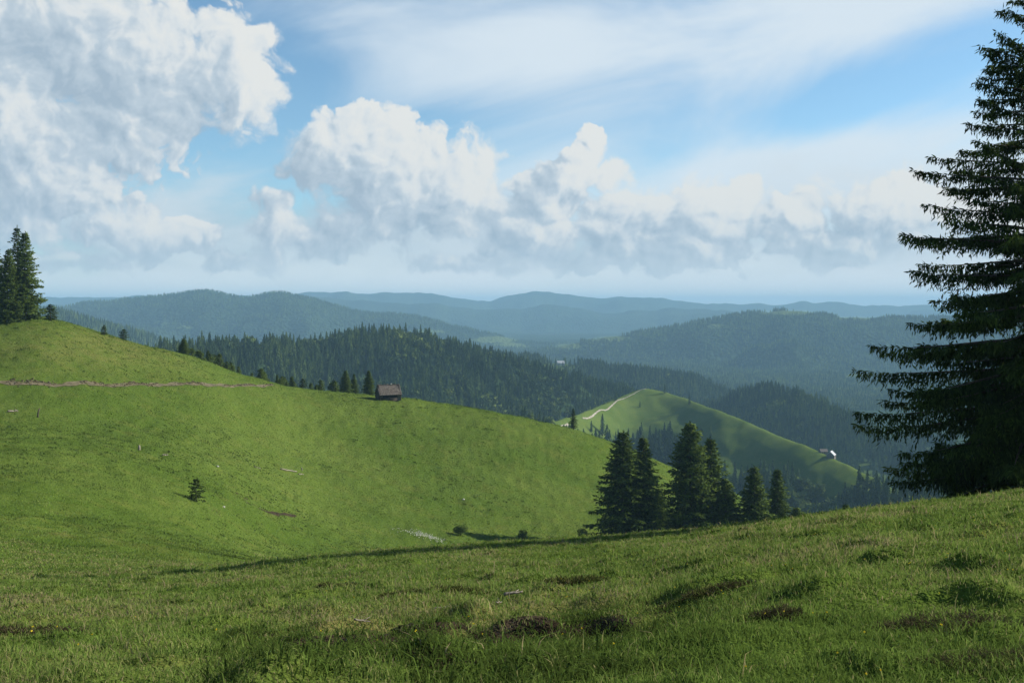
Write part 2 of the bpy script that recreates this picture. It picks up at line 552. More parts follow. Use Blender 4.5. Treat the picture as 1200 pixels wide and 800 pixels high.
def visible(x, y, z, frac=0.99):
    """is a point seen from the camera over the land in front of it (within the frame)?"""
    fi, fj, X = to_idx(x, y)
    jj = np.clip((fj + math.log(frac) / DL).astype(int), 0, len(LDS) - 1)
    i = np.round(fi).astype(int)
    Xp = 600 + F * x / np.maximum(y, 0.1)
    row = HORIZON - F * z / np.maximum(y, 0.1)
    return (z / np.maximum(y, 0.1) >= VIS[i, jj]) & (Xp > -25) & (Xp < 1225) & (row < 815)


def ridge_id(x, y):
    fi, fj, X = to_idx(x, y)
    return TID[np.round(fi).astype(int), np.round(fj).astype(int)]


def ground_at(X, row, dmin=3.0, dmax=14000.0):
    """nearest visible ground point on the line of sight through (X, row)"""
    i = int(round((X - XS[0]) / 5.0))
    r = HORIZON - F * TZ[i] / DS
    ok = np.where((DS > dmin) & (DS < dmax) & (r <= row))[0]
    D = DS[ok[0]] if len(ok) else dmax
    x = (X - 600) / F * D
    return np.array([x, D, float(height(np.array([x]), np.array([D]))[0])])


def at_depth(X, D):
    x = (X - 600) / F * D
    return np.array([x, D, float(height(np.array([x]), np.array([D]))[0])])


# ------------------------------------------------------------------ mesh helpers
def make_mesh(name, verts, faces, mat=None, smooth=False, tint=None, attrs=None, mats=None, mat_idx=None):
    """faces: (n,3) or (n,4) int array, or a list of such arrays"""
    fl = faces if isinstance(faces, list) else [faces]
    fl = [np.asarray(f, np.int32) for f in fl if len(f)]
    me = bpy.data.meshes.new(name)
    verts = np.asarray(verts, np.float32)
    me.vertices.add(len(verts))
    me.vertices.foreach_set('co', verts.ravel())
    idx = np.concatenate([f.ravel() for f in fl])
    tot = np.concatenate([np.full(len(f), f.shape[1], np.int32) for f in fl])
    start = np.concatenate([[0], np.cumsum(tot)[:-1]]).astype(np.int32)
    me.loops.add(len(idx))
    me.loops.foreach_set('vertex_index', idx)
    me.polygons.add(len(tot))
    me.polygons.foreach_set('loop_start', start)
    me.polygons.foreach_set('use_smooth', np.full(len(tot), smooth))
    if mats:
        for m in mats:
            me.materials.append(m)
        me.polygons.foreach_set('material_index', np.asarray(mat_idx, np.int32))
    elif mat:
        me.materials.append(mat)
    if tint is not None:
        a = me.attributes.new('tint', 'FLOAT', 'FACE' if len(tint) == len(tot) else 'POINT')
        a.data.foreach_set('value', np.asarray(tint, np.float32))
    for k, v in (attrs or {}).items():
        a = me.attributes.new(k, 'FLOAT', 'POINT')
        a.data.foreach_set('value', np.asarray(v, np.float32))
    me.update(calc_edges=True)
    return me


def link(name, me, parent=None, loc=None, rotz=0.0, scale=None):
    o = bpy.data.objects.new(name, me)
    COL.objects.link(o)
    if parent:
        o.parent = parent
    if loc is not None:
        o.location = loc
    if rotz:
        o.rotation_euler = (0, 0, rotz)
    if scale is not None:
        o.scale = scale if isinstance(scale, (tuple, list)) else (scale,) * 3
    return o


def tag(o, label=None, cat=None, group=None, kind=None):
    if label:
        o['label'] = label
    if cat:
        o['category'] = cat
    if group:
        o['group'] = group
    if kind:
        o['kind'] = kind
    return o


def empty(name, loc, label, cat, group=None, rotz=0.0):
    o = bpy.data.objects.new(name, None)
    COL.objects.link(o)
    o.empty_display_size = 0.3
    o.location = loc
    o.rotation_euler = (0, 0, rotz)
    return tag(o, label, cat, group)


class Geo:
    """collects boxes, tubes and free faces into one mesh"""
    def __init__(self):
        self.v, self.q, self.t, self.n = [], [], [], 0

    def add(self, v, q=None, t=None):
        v = np.asarray(v, float)
        self.v.append(v)
        if q is not None and len(q):
            self.q.append(np.asarray(q, int) + self.n)
        if t is not None and len(t):
            self.t.append(np.asarray(t, int) + self.n)
        self.n += len(v)

    def box(self, c, s, rz=0.0, tilt=0.0):
        c = np.asarray(c, float)
        h = np.asarray(s, float) / 2
        p = np.array([[x, y, z] for x in (-1, 1) for y in (-1, 1) for z in (-1, 1)]) * h
        if tilt:
            ct, st = math.cos(tilt), math.sin(tilt)
            p = np.stack([p[:, 0], p[:, 1] * ct - p[:, 2] * st, p[:, 1] * st + p[:, 2] * ct], 1)
        if rz:
            cz, sz = math.cos(rz), math.sin(rz)
            p = np.stack([p[:, 0] * cz - p[:, 1] * sz, p[:, 0] * sz + p[:, 1] * cz, p[:, 2]], 1)
        self.add(p + c, [[0, 1, 3, 2], [4, 6, 7, 5], [0, 4, 5, 1], [2, 3, 7, 6], [0, 2, 6, 4], [1, 5, 7, 3]])

    def tube(self, pts, rad, n=8, cap=True):
        pts = np.asarray(pts, float)
        rad = np.broadcast_to(np.asarray(rad, float), (len(pts),))
        tan = np.gradient(pts, axis=0)
        tan /= np.linalg.norm(tan, axis=1, keepdims=True) + 1e-9
        ref = np.array([0, 0, 1.0]) if abs(tan[:, 2]).mean() < 0.8 else np.array([1.0, 0, 0])
        a = np.cross(tan, ref)
        a /= np.linalg.norm(a, axis=1, keepdims=True) + 1e-9
        b = np.cross(tan, a)
        ang = np.arange(n) * 2 * math.pi / n
        v = pts[:, None, :] + rad[:, None, None] * (np.cos(ang)[None, :, None] * a[:, None, :] + np.sin(ang)[None, :, None] * b[:, None, :])
        q = []
        for i in range(len(pts) - 1):
            for k in range(n):
                q.append([i * n + k, i * n + (k + 1) % n, (i + 1) * n + (k + 1) % n, (i + 1) * n + k])
        v = v.reshape(-1, 3)
        t = []
        if cap:
            v = np.vstack([v, pts[0], pts[-1]])
            m = len(v)
            for k in range(n):
                t.append([m - 2, (k + 1) % n, k])
                t.append([m - 1, (len(pts) - 1) * n + k, (len(pts) - 1) * n + (k + 1) % n])
        self.add(v, q, t)

    def arrays(self):
        f = []
        if self.q:
            f.append(np.concatenate(self.q))
        if self.t:
            f.append(np.concatenate(self.t))
        return np.concatenate(self.v), f

    def mesh(self, name, mat, smooth=False, tint=None):
        v, f = self.arrays()
        return make_mesh(name, v, f, mat, smooth, tint)


# ------------------------------------------------------------------ materials
def material(name):
    m = bpy.data.materials.new(name)
    m.use_nodes = True
    m.node_tree.nodes.clear()
    t = NT(m.node_tree)
    out = t.node('ShaderNodeOutputMaterial')
    return m, t, out


def mat_plain(name, c1, c2, scale=3.0, rough=0.85, stretch=(1, 1, 1), detail=5.0):
    m, t, out = material(name)
    tc = t.node('ShaderNodeTexCoord')
    n = t.noise(t.scale(tc.outputs['Object'], stretch), scale, detail, 0.6)
    col = t.mix(t.smooth(n, 0.3, 0.7), c1, c2)
    p = t.node('ShaderNodeBsdfPrincipled')
    t.put(p.inputs['Base Color'], col)
    p.inputs['Roughness'].default_value = rough
    bmp = t.node('ShaderNodeBump')
    bmp.inputs['Strength'].default_value = 0.5
    bmp.inputs['Distance'].default_value = 0.05
    t.put(bmp.inputs['Height'], n)
    t.l.new(bmp.outputs[0], p.inputs['Normal'])
    t.l.new(p.outputs[0], out.inputs['Surface'])
    return m


def mat_leaf(name, stops, transl=0.3, vary=0.35, nscale=0.6, lift=0.0, outward=0.0):
    """leaf and needle material; the 'tint' attribute picks the colour of each spray"""
    m, t, out = material(name)
    at = t.node('ShaderNodeAttribute', attribute_name='tint')
    ge = t.node('ShaderNodeNewGeometry')
    n = t.noise(ge.outputs['Position'], nscale, 3.0, 0.6)
    oi = t.node('ShaderNodeObjectInfo')
    f = t.math('MULTIPLY_ADD', t.math('SUBTRACT', n, 0.5), vary, at.outputs['Fac'])
    f = t.math('MULTIPLY_ADD', t.math('SUBTRACT', oi.outputs['Random'], 0.5), 0.12, f)
    r = t.node('ShaderNodeValToRGB')
    t.put(r.inputs[0], f)
    el = r.color_ramp.elements
    el[0].position, el[0].color = stops[0][0], (*stops[0][1], 1)
    el[1].position, el[1].color = stops[-1][0], (*stops[-1][1], 1)
    for p, c in stops[1:-1]:
        e = el.new(p)
        e.color = (*c, 1)
    d = t.node('ShaderNodeBsdfDiffuse')
    t.put(d.inputs[0], r.outputs[0])
    tr = t.node('ShaderNodeBsdfTranslucent')
    t.put(tr.inputs[0], r.outputs[0])
    if outward:
        on_ = t.node('ShaderNodeAttribute', attribute_name='outward')
        vt = t.node('ShaderNodeVectorTransform', vector_type='NORMAL', convert_from='OBJECT', convert_to='WORLD')
        t.l.new(on_.outputs['Vector'], vt.inputs[0])
        nn = t.vmath('NORMALIZE', t.vmath('ADD', t.scale(ge.outputs['Normal'], (0.55, 0.55, 0.55)), t.scale(vt.outputs[0], (outward,) * 3)))
        t.l.new(nn, d.inputs['Normal'])
    if lift:
        gn = t.node('ShaderNodeAttribute', attribute_name='ground_normal')
        nn = t.vmath('NORMALIZE', t.vmath('ADD', t.scale(ge.outputs['Normal'], (0.7, 0.7, 0.7)), t.scale(gn.outputs['Vector'], (lift, lift, lift))))
        t.l.new(nn, d.inputs['Normal'])
    mx = t.node('ShaderNodeMixShader')
    mx.inputs[0].default_value = transl
    t.l.new(d.outputs[0], mx.inputs[1])
    t.l.new(tr.outputs[0], mx.inputs[2])
    t.l.new(mx.outputs[0], out.inputs['Surface'])
    return m


M_SPRUCE = mat_leaf('spruce_needles', [(0.0, (0.012, 0.022, 0.010)), (0.42, (0.042, 0.066, 0.020)), (0.75, (0.088, 0.138, 0.032)), (1.0, (0.135, 0.195, 0.044))], 0.28, outward=1.0)
M_FOREST = mat_leaf('forest_leaves', [(0.0, (0.018, 0.036, 0.018)), (0.4, (0.040, 0.074, 0.027)), (0.7, (0.100, 0.148, 0.038)), (1.0, (0.155, 0.205, 0.05))], 0.12, 0.4, 0.02)
M_GRASS = mat_leaf('grass_blades', [(0.0, (0.060, 0.092, 0.022)), (0.35, (0.130, 0.214, 0.042)), (0.7, (0.205, 0.305, 0.066)), (0.88, (0.33, 0.33, 0.13)), (1.0, (0.36, 0.31, 0.17))], 0.40, 0.45, 0.35, 1.5)
M_HEATH = mat_leaf('heath_twigs', [(0.0, (0.06, 0.045, 0.032)), (0.45, (0.115, 0.092, 0.058)), (0.65, (0.075, 0.095, 0.030)), (1.0, (0.15, 0.18, 0.05))], 0.15, 0.5, 2.0)
M_BARK = mat_plain('bark', (0.055, 0.042, 0.032), (0.13, 0.105, 0.085), 6.0, 0.95, (1, 1, 0.3))
M_BIRCH = mat_plain('pale_bark', (0.16, 0.14, 0.12), (0.30, 0.27, 0.23), 6.0, 0.9, (1, 1, 0.4))
M_LOG = mat_plain('weathered_logs', (0.030, 0.023, 0.018), (0.085, 0.067, 0.053), 4.0, 0.9, (0.4, 1, 3))
M_SHINGLE = mat_plain('grey_shingles', (0.050, 0.041, 0.035), (0.19, 0.165, 0.145), 3.2, 0.9, (1.0, 1.0, 1.0))
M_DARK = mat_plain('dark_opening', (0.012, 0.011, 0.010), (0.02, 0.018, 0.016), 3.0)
M_DEADWOOD = mat_plain('bleached_wood', (0.17, 0.15, 0.12), (0.36, 0.32, 0.27), 5.0, 0.85, (1, 1, 1))
M_STONE = mat_plain('pale_stone', (0.40, 0.39, 0.37), (0.62, 0.61, 0.58), 3.0, 0.9)
M_TIN = mat_plain('pale_metal_roof', (0.36, 0.39, 0.43), (0.52, 0.54, 0.58), 0.8, 0.6)
M_PLANK = mat_plain('grey_planks', (0.09, 0.08, 0.075), (0.20, 0.185, 0.17), 2.0, 0.9, (3, 3, 0.5))
M_WHITEWALL = mat_plain('white_plaster', (0.42, 0.41, 0.39), (0.56, 0.55, 0.53), 0.8, 0.8)
M_REDROOF = mat_plain('brown_roof', (0.14, 0.085, 0.07), (0.22, 0.15, 0.12), 1.0, 0.8)
M_ROAD = mat_plain('pale_gravel', (0.24, 0.22, 0.18), (0.42, 0.39, 0.34), 0.4, 0.95)
M_TRACK = mat_plain('cut_earth', (0.068, 0.056, 0.028), (0.165, 0.142, 0.078), 0.9, 0.95, (1, 1, 1), 8.0)
M_SOIL = mat_plain('dark_soil', (0.018, 0.012, 0.009), (0.07, 0.045, 0.032), 6.0, 0.95, (1, 1, 1), 8.0)
M_PETAL = mat_leaf('white_petals', [(0.0, (0.55, 0.55, 0.50)), (1.0, (0.80, 0.80, 0.76))], 0.3, 0.2, 1.0)
M_YELLOW = mat_leaf('yellow_petals', [(0.0, (0.60, 0.46, 0.03)), (1.0, (0.75, 0.62, 0.06))], 0.3, 0.2, 1.0)


def mat_ground():
    m, t, out = material('meadow')
    ge = t.node('ShaderNodeNewGeometry')
    P = ge.outputs['Position']
    soil = t.node('ShaderNodeAttribute', attribute_name='soil').outputs['Fac']
    wood = t.node('ShaderNodeAttribute', attribute_name='woodland').outputs['Fac']
    dry = t.node('ShaderNodeAttribute', attribute_name='dry').outputs['Fac']
    nb = t.noise(P, 0.028, 5.0, 0.6, 0.4)
    nm = t.noise(P, 0.22, 5.0, 0.65, 0.3)
    nf = t.noise(P, 1.7, 5.0, 0.72)
    nh = t.noise(P, 9.0, 3.0, 0.7)
    g = t.mix(t.smooth(nb, 0.3, 0.7), (0.076, 0.126, 0.020), (0.116, 0.166, 0.033))
    g = t.mix(t.smooth(nm, 0.46, 0.78, 0.0, 0.6), g, (0.150, 0.165, 0.040))
    g = t.mix(t.smooth(nf, 0.52, 0.30, 0.0, 0.80), g, (0.040, 0.082, 0.012))
    g = t.mix(t.smooth(nh, 0.50, 0.28, 0.0, 0.45), g, (0.034, 0.062, 0.012))
    g = t.mix(t.smooth(nf, 0.60, 0.80, 0.0, 0.5), g, (0.175, 0.200, 0.060))
    # small scattered bare or dark-leaved spots
    sp = t.noise(P, 0.55, 2.0, 0.5)
    g = t.mix(t.smooth(sp, 0.70, 0.78, 0.0, 0.55), g, (0.045, 0.055, 0.018))
    g = t.mix(t.math('MULTIPLY', dry, t.smooth(nm, 0.25, 0.6)), g, (0.17, 0.155, 0.055))
    sc = t.mix(t.smooth(nf, 0.3, 0.7), (0.022, 0.017, 0.012), (0.075, 0.058, 0.040))
    g = t.mix(t.smooth(t.math('ADD', soil, t.math('MULTIPLY', t.math('SUBTRACT', nf, 0.5), 0.9)), 0.35, 0.65), g, sc)
    wb = t.noise(P, 0.012, 6.0, 0.65)
    wc = t.mix(t.smooth(wb, 0.35, 0.65), (0.020, 0.040, 0.020), (0.040, 0.072, 0.028))
    g = t.mix(wood, g, wc)
    bm = t.node('ShaderNodeBump')
    bm.inputs['Strength'].default_value = 0.9
    bm.inputs['Distance'].default_value = 0.22
    t.put(bm.inputs['Height'], t.math('ADD', nf, t.math('MULTIPLY', nh, 0.4)))
    d = t.node('ShaderNodeBsdfDiffuse')
    t.put(d.inputs['Color'], g)
    t.l.new(bm.outputs[0], d.inputs['Normal'])
    t.l.new(d.outputs[0], out.inputs['Surface'])
    return m


def mat_far():
    """wooded far hills: canopy as clumps, some clearings"""
    m, t, out = material('wooded_hills')
    ge = t.node('ShaderNodeNewGeometry')
    P = ge.outputs['Position']
    clear = t.node('ShaderNodeAttribute', attribute_name='clearing').outputs['Fac']
    nb = t.noise(P, 0.0022, 6.0, 0.6)
    vo = t.node('ShaderNodeTexVoronoi')
    t.put(vo.inputs['Vector'], P)
    vo.inputs['Scale'].default_value = 0.06
    c = t.mix(t.smooth(nb, 0.3, 0.7), (0.022, 0.044, 0.024), (0.055, 0.088, 0.034))
    c = t.mix(t.smooth(vo.outputs['Distance'], 0.2, 0.7, 0.0, 0.5), c, (0.012, 0.026, 0.016))
    nc = t.noise(P, 0.01, 4.0, 0.6)
    c = t.mix(t.smooth(t.math('ADD', clear, t.math('MULTIPLY', t.math('SUBTRACT', nc, 0.5), 0.8)), 0.40, 0.58), c, (0.105, 0.145, 0.045))
    bm = t.node('ShaderNodeBump')
    bm.inputs['Strength'].default_value = 1.0
    bm.inputs['Distance'].default_value = 12.0
    t.put(bm.inputs['Height'], t.math('MULTIPLY_ADD', vo.outputs['Distance'], -1.0, nc))
    d = t.node('ShaderNodeBsdfDiffuse')
    t.put(d.inputs['Color'], c)
    t.l.new(bm.outputs[0], d.inputs['Normal'])
    t.l.new(d.outputs[0], out.inputs['Surface'])
    return m


M_GROUND = mat_ground()
M_FAR = mat_far()


def rough_shade(x, y):
    """rough broken turf and its painted shade in front of the camera: 0 to 1"""
    X = 600 + F * x / spread(y) + 45 * perlin(x * 0.9, y * 0.9, 37)
    e = 0.5 * perlin(x * 0.8, y * 0.5, 38)
    zone = sstep(X, 190, 330) * (1 - sstep(X, 720, 860)) * sstep(y, 4.1, 4.9) * (1 - sstep(y, 9.6 + e, 11.2 + e))
    return zone * np.clip(0.62 + 0.9 * fbm(x / 0.5, y / 0.5, 3, 36), 0, 1)


# ------------------------------------------------------------------ woodland masks
def green_hill_wood(x, y, X, row):
    """where trees stand on the green hill's face"""
    n = fbm(x / 45, y / 45, 3, 61) * 10
    low = sstep(row + n, 508, 520) * (1 - sstep(X, 800, 840)) + sstep(row + n, 566 + 0.12 * (X - 900), 575 + 0.12 * (X - 900)) * sstep(X, 760, 840)
    return np.clip(low, 0, 1)


def far_attrs(x, y, z):
    X = 600 + F * x / np.maximum(y, 1.0)
    row = HORIZON - F * z / np.maximum(y, 1.0)
    c = 0.0 * x
    for (px, r, a, b) in ((930, 366, 40, 4), (900, 366, 14, 3), (720, 397, 40, 5), (670, 406, 30, 5), (1000, 373, 40, 4), (850, 382, 30, 5), (1010, 440, 30, 4),
                          (190, 378, 16, 3), (215, 383, 18, 3), (580, 398, 40, 5), (500, 388, 30, 4), (600, 404, 30, 4)):
        c = np.maximum(c, 0.75 * np.exp(-((X - px) / a) ** 2 - ((row - r) / b) ** 2))
    return dict(clearing=c)


def woodland(x, y, z):
    X = 600 + F * x / np.maximum(y, 1.0)
    row = HORIZON - F * z / np.maximum(y, 1.0)
    rid = ridge_id(x, y)
    w = np.where(y > 420, 1.0, 0.0)
    g = (rid == 1 + RNAMES.index('green'))
    w = np.where(g, green_hill_wood(x, y, X, row), w)
    # behind the left meadow the slope falls into trees
    cdist = pchip(*CREST_D, np.clip(X, -800, 2700))
    behind = sstep(y, cdist + 12, cdist + 30)
    w = np.where((y <= 420), behind * (y > 200), w)
    # meadow strip beside the farm below the right wood
    r4 = rid == 1 + RNAMES.index('right')
    strip = np.exp(-((row - (548 + 0.62 * (X - 1010))) / 9.0) ** 2) * sstep(X, 945, 975)
    w = np.where(r4, w * (1 - 0.85 * strip), w)
    cl = far_attrs(x, y, z)['clearing'] + 0.35 * fbm(x / 160, y / 160, 3, 99)
    w = np.where(y > 2400, w * (1 - sstep(cl, 0.30, 0.5)), w)
    # clearing around the far white house
    r3 = rid == 1 + RNAMES.index('second')
    w = np.where(r3 & (np.hypot((X - 657) / 22, (row - 430) / 7) < 1), 0.15, w)
    return w


# ------------------------------------------------------------------ ground meshes
trk = [ground_at(X, r, 60, 300) for X, r in ((-60, 448), (0, 449.5), (60, 451), (120, 452), (180, 452.3), (240, 451.5), (290, 451.5), (318, 452.5))]
TRACK = np.array(trk)


def grid_mesh(name, xs, ds, mat, extra=None):
    XX, DD = np.meshgrid(xs, ds)
    x = (XX - 600) / F * spread(DD)
    y = DD
    z = height(x.ravel(), y.ravel()).reshape(x.shape)
    v = np.stack([x, y, z], -1).reshape(-1, 3)
    nx, nd = len(xs), len(ds)
    i = np.arange(nd - 1)[:, None] * nx + np.arange(nx - 1)[None, :]
    f = np.stack([i, i + 1, i + 1 + nx, i + nx], -1).reshape(-1, 4)
    at = extra(v[:, 0], v[:, 1], v[:, 2]) if extra else None
    me = make_mesh(name, v, f, mat, True, attrs=at)
    return me


def near_attrs(x, y, z):
    X = 600 + F * x / spread(y)
    row = HORIZON - F * z / np.maximum(y, 1.0)
    m, wob = bank_mask(X, y, x)
    c = 9.0 + wob
    soil = m * np.exp(-((y - (c - 0.35)) / 0.60) ** 2) * (0.50 + 0.9 * np.clip(fbm(x * 0.9, y * 0.9, 3, 71), -0.5, 1))
    p = ground_at(490, 735)
    soil = soil + (1.0 + 0.5 * perlin(x / 0.3, y / 0.3, 68)) * np.exp(-(((x - p[0]) / 0.75) ** 2 + ((y - p[1]) / 0.45) ** 2))
    soil = soil + 0.62 * rough_shade(x, y) * np.clip(0.9 + 1.0 * fbm(x / 0.9, y / 0.6, 3, 39), 0, 1.3)  # shade on the bank's front painted in as dark soil colour
    # rills on the left meadow
    for (X0, r0, X1, r1, wd) in ((306, 598, 324, 605, 0.55), (322, 601, 345, 605, 0.5), (276, 575, 292, 590, 0.22), (286, 580, 302, 592, 0.22)):
        a, b = ground_at(X0, r0, 60), ground_at(X1, r1, 60)
        ab = b[:2] - a[:2]
        tt = np.clip(((x - a[0]) * ab[0] + (y - a[1]) * ab[1]) / (ab @ ab), 0, 1)
        dd = np.hypot(x - a[0] - tt * ab[0], y - a[1] - tt * ab[1])
        soil = soil + np.exp(-(dd / wd) ** 2) * 1.2
    ty = np.interp(x, TRACK[:, 0], TRACK[:, 1])
    on = (x > TRACK[0, 0] - 5) & (x < TRACK[-1, 0] + 1)
    soil = soil + on * np.exp(-((y - ty - 0.5) / (2.2 + 0.9 * perlin(x / 5, y / 30, 66))) ** 2) * (0.55 + 0.5 * perlin(x / 3, y / 3, 67))
    dry = 0.55 * np.clip(fbm(x / 5, y / 5, 3, 33) + 0.15, 0, 1) * (1 - sstep(y, 60, 110)) + 0.75 * m * np.exp(-((y - 10.5) / 2.2) ** 2)
    dry = dry + 0.45 * sstep(X, -100, 120) * (1 - sstep(X, 120, 330)) * np.exp(-((row - 405) / 30) ** 2)
    return dict(soil=np.clip(soil, 0, 1.2), dry=np.clip(dry, 0, 1), woodland=woodland(x, y, z))


xs_near = np.concatenate([np.linspace(-1580, -100, 60)[:-1], np.linspace(-100, 1300, 900), np.linspace(1300, 2780, 60)[1:]])
ds_near = np.concatenate([np.linspace(-260, -10, 24), np.linspace(-8, 1.5, 22), np.exp(np.arange(math.log(1.55), math.log(470), 0.0058)), [470.0]])
g_me = grid_mesh('ground', xs_near, ds_near, M_GROUND, near_attrs)
tag(link('ground', g_me), 'rolling green meadow falling from the camera and rising to the left hill', kind='structure')

xs_mid = np.concatenate([np.linspace(-1580, -100, 50)[:-1], np.linspace(-100, 1300, 620), np.linspace(1300, 2780, 50)[1:]])
ds_mid = np.concatenate([[470.0], np.exp(np.arange(math.log(475), math.log(2450), 0.0042)), [2450.0]])
h_me = grid_mesh('hill', xs_mid, ds_mid, M_GROUND, near_attrs)
tag(link('hill', h_me), 'wooded ridges around a green hill with a pale gravel road', kind='structure')

ds_far = np.concatenate([[2450.0], np.exp(np.arange(math.log(2460), math.log(14300), 0.0055)), [14300.0]])
m_me = grid_mesh('mountain', xs_mid, ds_far, M_FAR, far_attrs)
tag(link('mountain', m_me), 'blue wooded mountain ridges fading into haze along the horizon', kind='structure')


# ------------------------------------------------------------------ roads and the cut track
def strip(name, pts, width, mat, label, lift=0.25, rough=0.15):
    pts = np.asarray(pts, float)
    seg = np.concatenate([[0], np.cumsum(np.linalg.norm(np.diff(pts[:, :2], axis=0), axis=1))])
    n = max(12, int(seg[-1] / 2.0))
    s = np.linspace(0, seg[-1], n)
    x = pchip(seg, pts[:, 0], s)
    y = pchip(seg, pts[:, 1], s)
    tx, ty = np.gradient(x), np.gradient(y)
    l = np.hypot(tx, ty)
    nx, ny = -ty / l, tx / l
    cols = np.linspace(-0.5, 0.5, 5)
    wv = width * (1 + rough * rng.normal(size=n))
    vx = x[:, None] + nx[:, None] * cols[None] * wv[:, None]
    vy = y[:, None] + ny[:, None] * cols[None] * wv[:, None]
    vz = height(vx.ravel(), vy.ravel()).reshape(vx.shape)
    vz = vz + lift
    v = np.stack([vx, vy, vz], -1).reshape(-1, 3)
    i = np.arange(n - 1)[:, None] * 5 + np.arange(4)[None]
    f = np.stack([i, i + 1, i + 6, i + 5], -1).reshape(-1, 4)
    return tag(link(name, make_mesh(name, v, f, mat, True)), label, kind='structure')


road_px = [(757, 456.5), (748, 460), (740, 464), (730, 469), (720, 475), (710, 481), (703, 485), (692, 489), (683, 493)]
road_pts = [ground_at(X, r, 700, 1500) for X, r in road_px]
strip('road', road_pts, 1.45, M_ROAD, 'pale gravel road climbing to the top of the green hill', 0.7)
strip('road', [ground_at(X, r, 500, 1500) for X, r in ((666, 497), (660, 500), (652, 504))], 1.8, M_ROAD, 'short pale stretch of road beside the round tree', 0.5)

strip('path', trk, 1.5, M_TRACK, 'brown earth track cut across the upper left meadow', 0.12, 0.35)

# broken earth bank above the track: crumbled clods, counted by nobody
g = Geo()
ns = 900
seg = np.concatenate([[0], np.cumsum(np.linalg.norm(np.diff(TRACK[:, :2], axis=0), axis=1))])
s = rng.uniform(0, seg[-1], ns)
cx = np.interp(s, seg, TRACK[:, 0])
cy = np.interp(s, seg, TRACK[:, 1]) + rng.normal(0.6, 1.0, ns)
cz = height(cx, cy)
for k in range(ns):
    if perlin(np.array([s[k] / 9.0]), np.array([3.3]), 12)[0] < -0.25:
        continue
    g.box((cx[k], cy[k], cz[k] + 0.08), (rng.uniform(.1, .45), rng.uniform(.1, .35), rng.uniform(.1, .35)), rng.uniform(0, 3), rng.uniform(-.5, .5))
tag(link('soil_clods', g.mesh('soil_clods', M_TRACK)), 'crumbled brown earth along the cut of the track', kind='stuff')


# ------------------------------------------------------------------ trees
def sprays_to_mesh(name, p, d, L, W, tint, mat, seed=0):
    """one four-cornered spray per entry: root p, unit direction d, length L, half width W"""
    r = np.random.default_rng(seed)
    n = len(p)
    rv = r.normal(size=(n, 3))
    side = np.cross(d, rv)
    side /= np.linalg.norm(side, axis=1, keepdims=True) + 1e-9
    nrm = np.cross(d, side)
    mid = p + d * (L * 0.45)[:, None] + nrm * (W * 0.3)[:, None]
    v = np.stack([p, mid + side * W[:, None], p + d * L[:, None], mid - side * W[:, None]], 1).reshape(-1, 3)
    f = np.arange(4 * n).reshape(-1, 4)
    me = make_mesh(name, v, f, mat, False, tint)
    ax = np.asarray(p, float).mean(0)
    ov = np.stack([p[:, 0] - ax[0], p[:, 1] - ax[1], np.zeros(n)], 1)
    ov /= np.linalg.norm(ov, axis=1, keepdims=True) + 1e-6
    ov[:, 2] = 0.45
    a = me.attributes.new('outward', 'FLOAT_VECTOR', 'POINT')
    a.data.foreach_set('vector', np.repeat(ov, 4, 0).astype(np.float32).ravel())
    return me


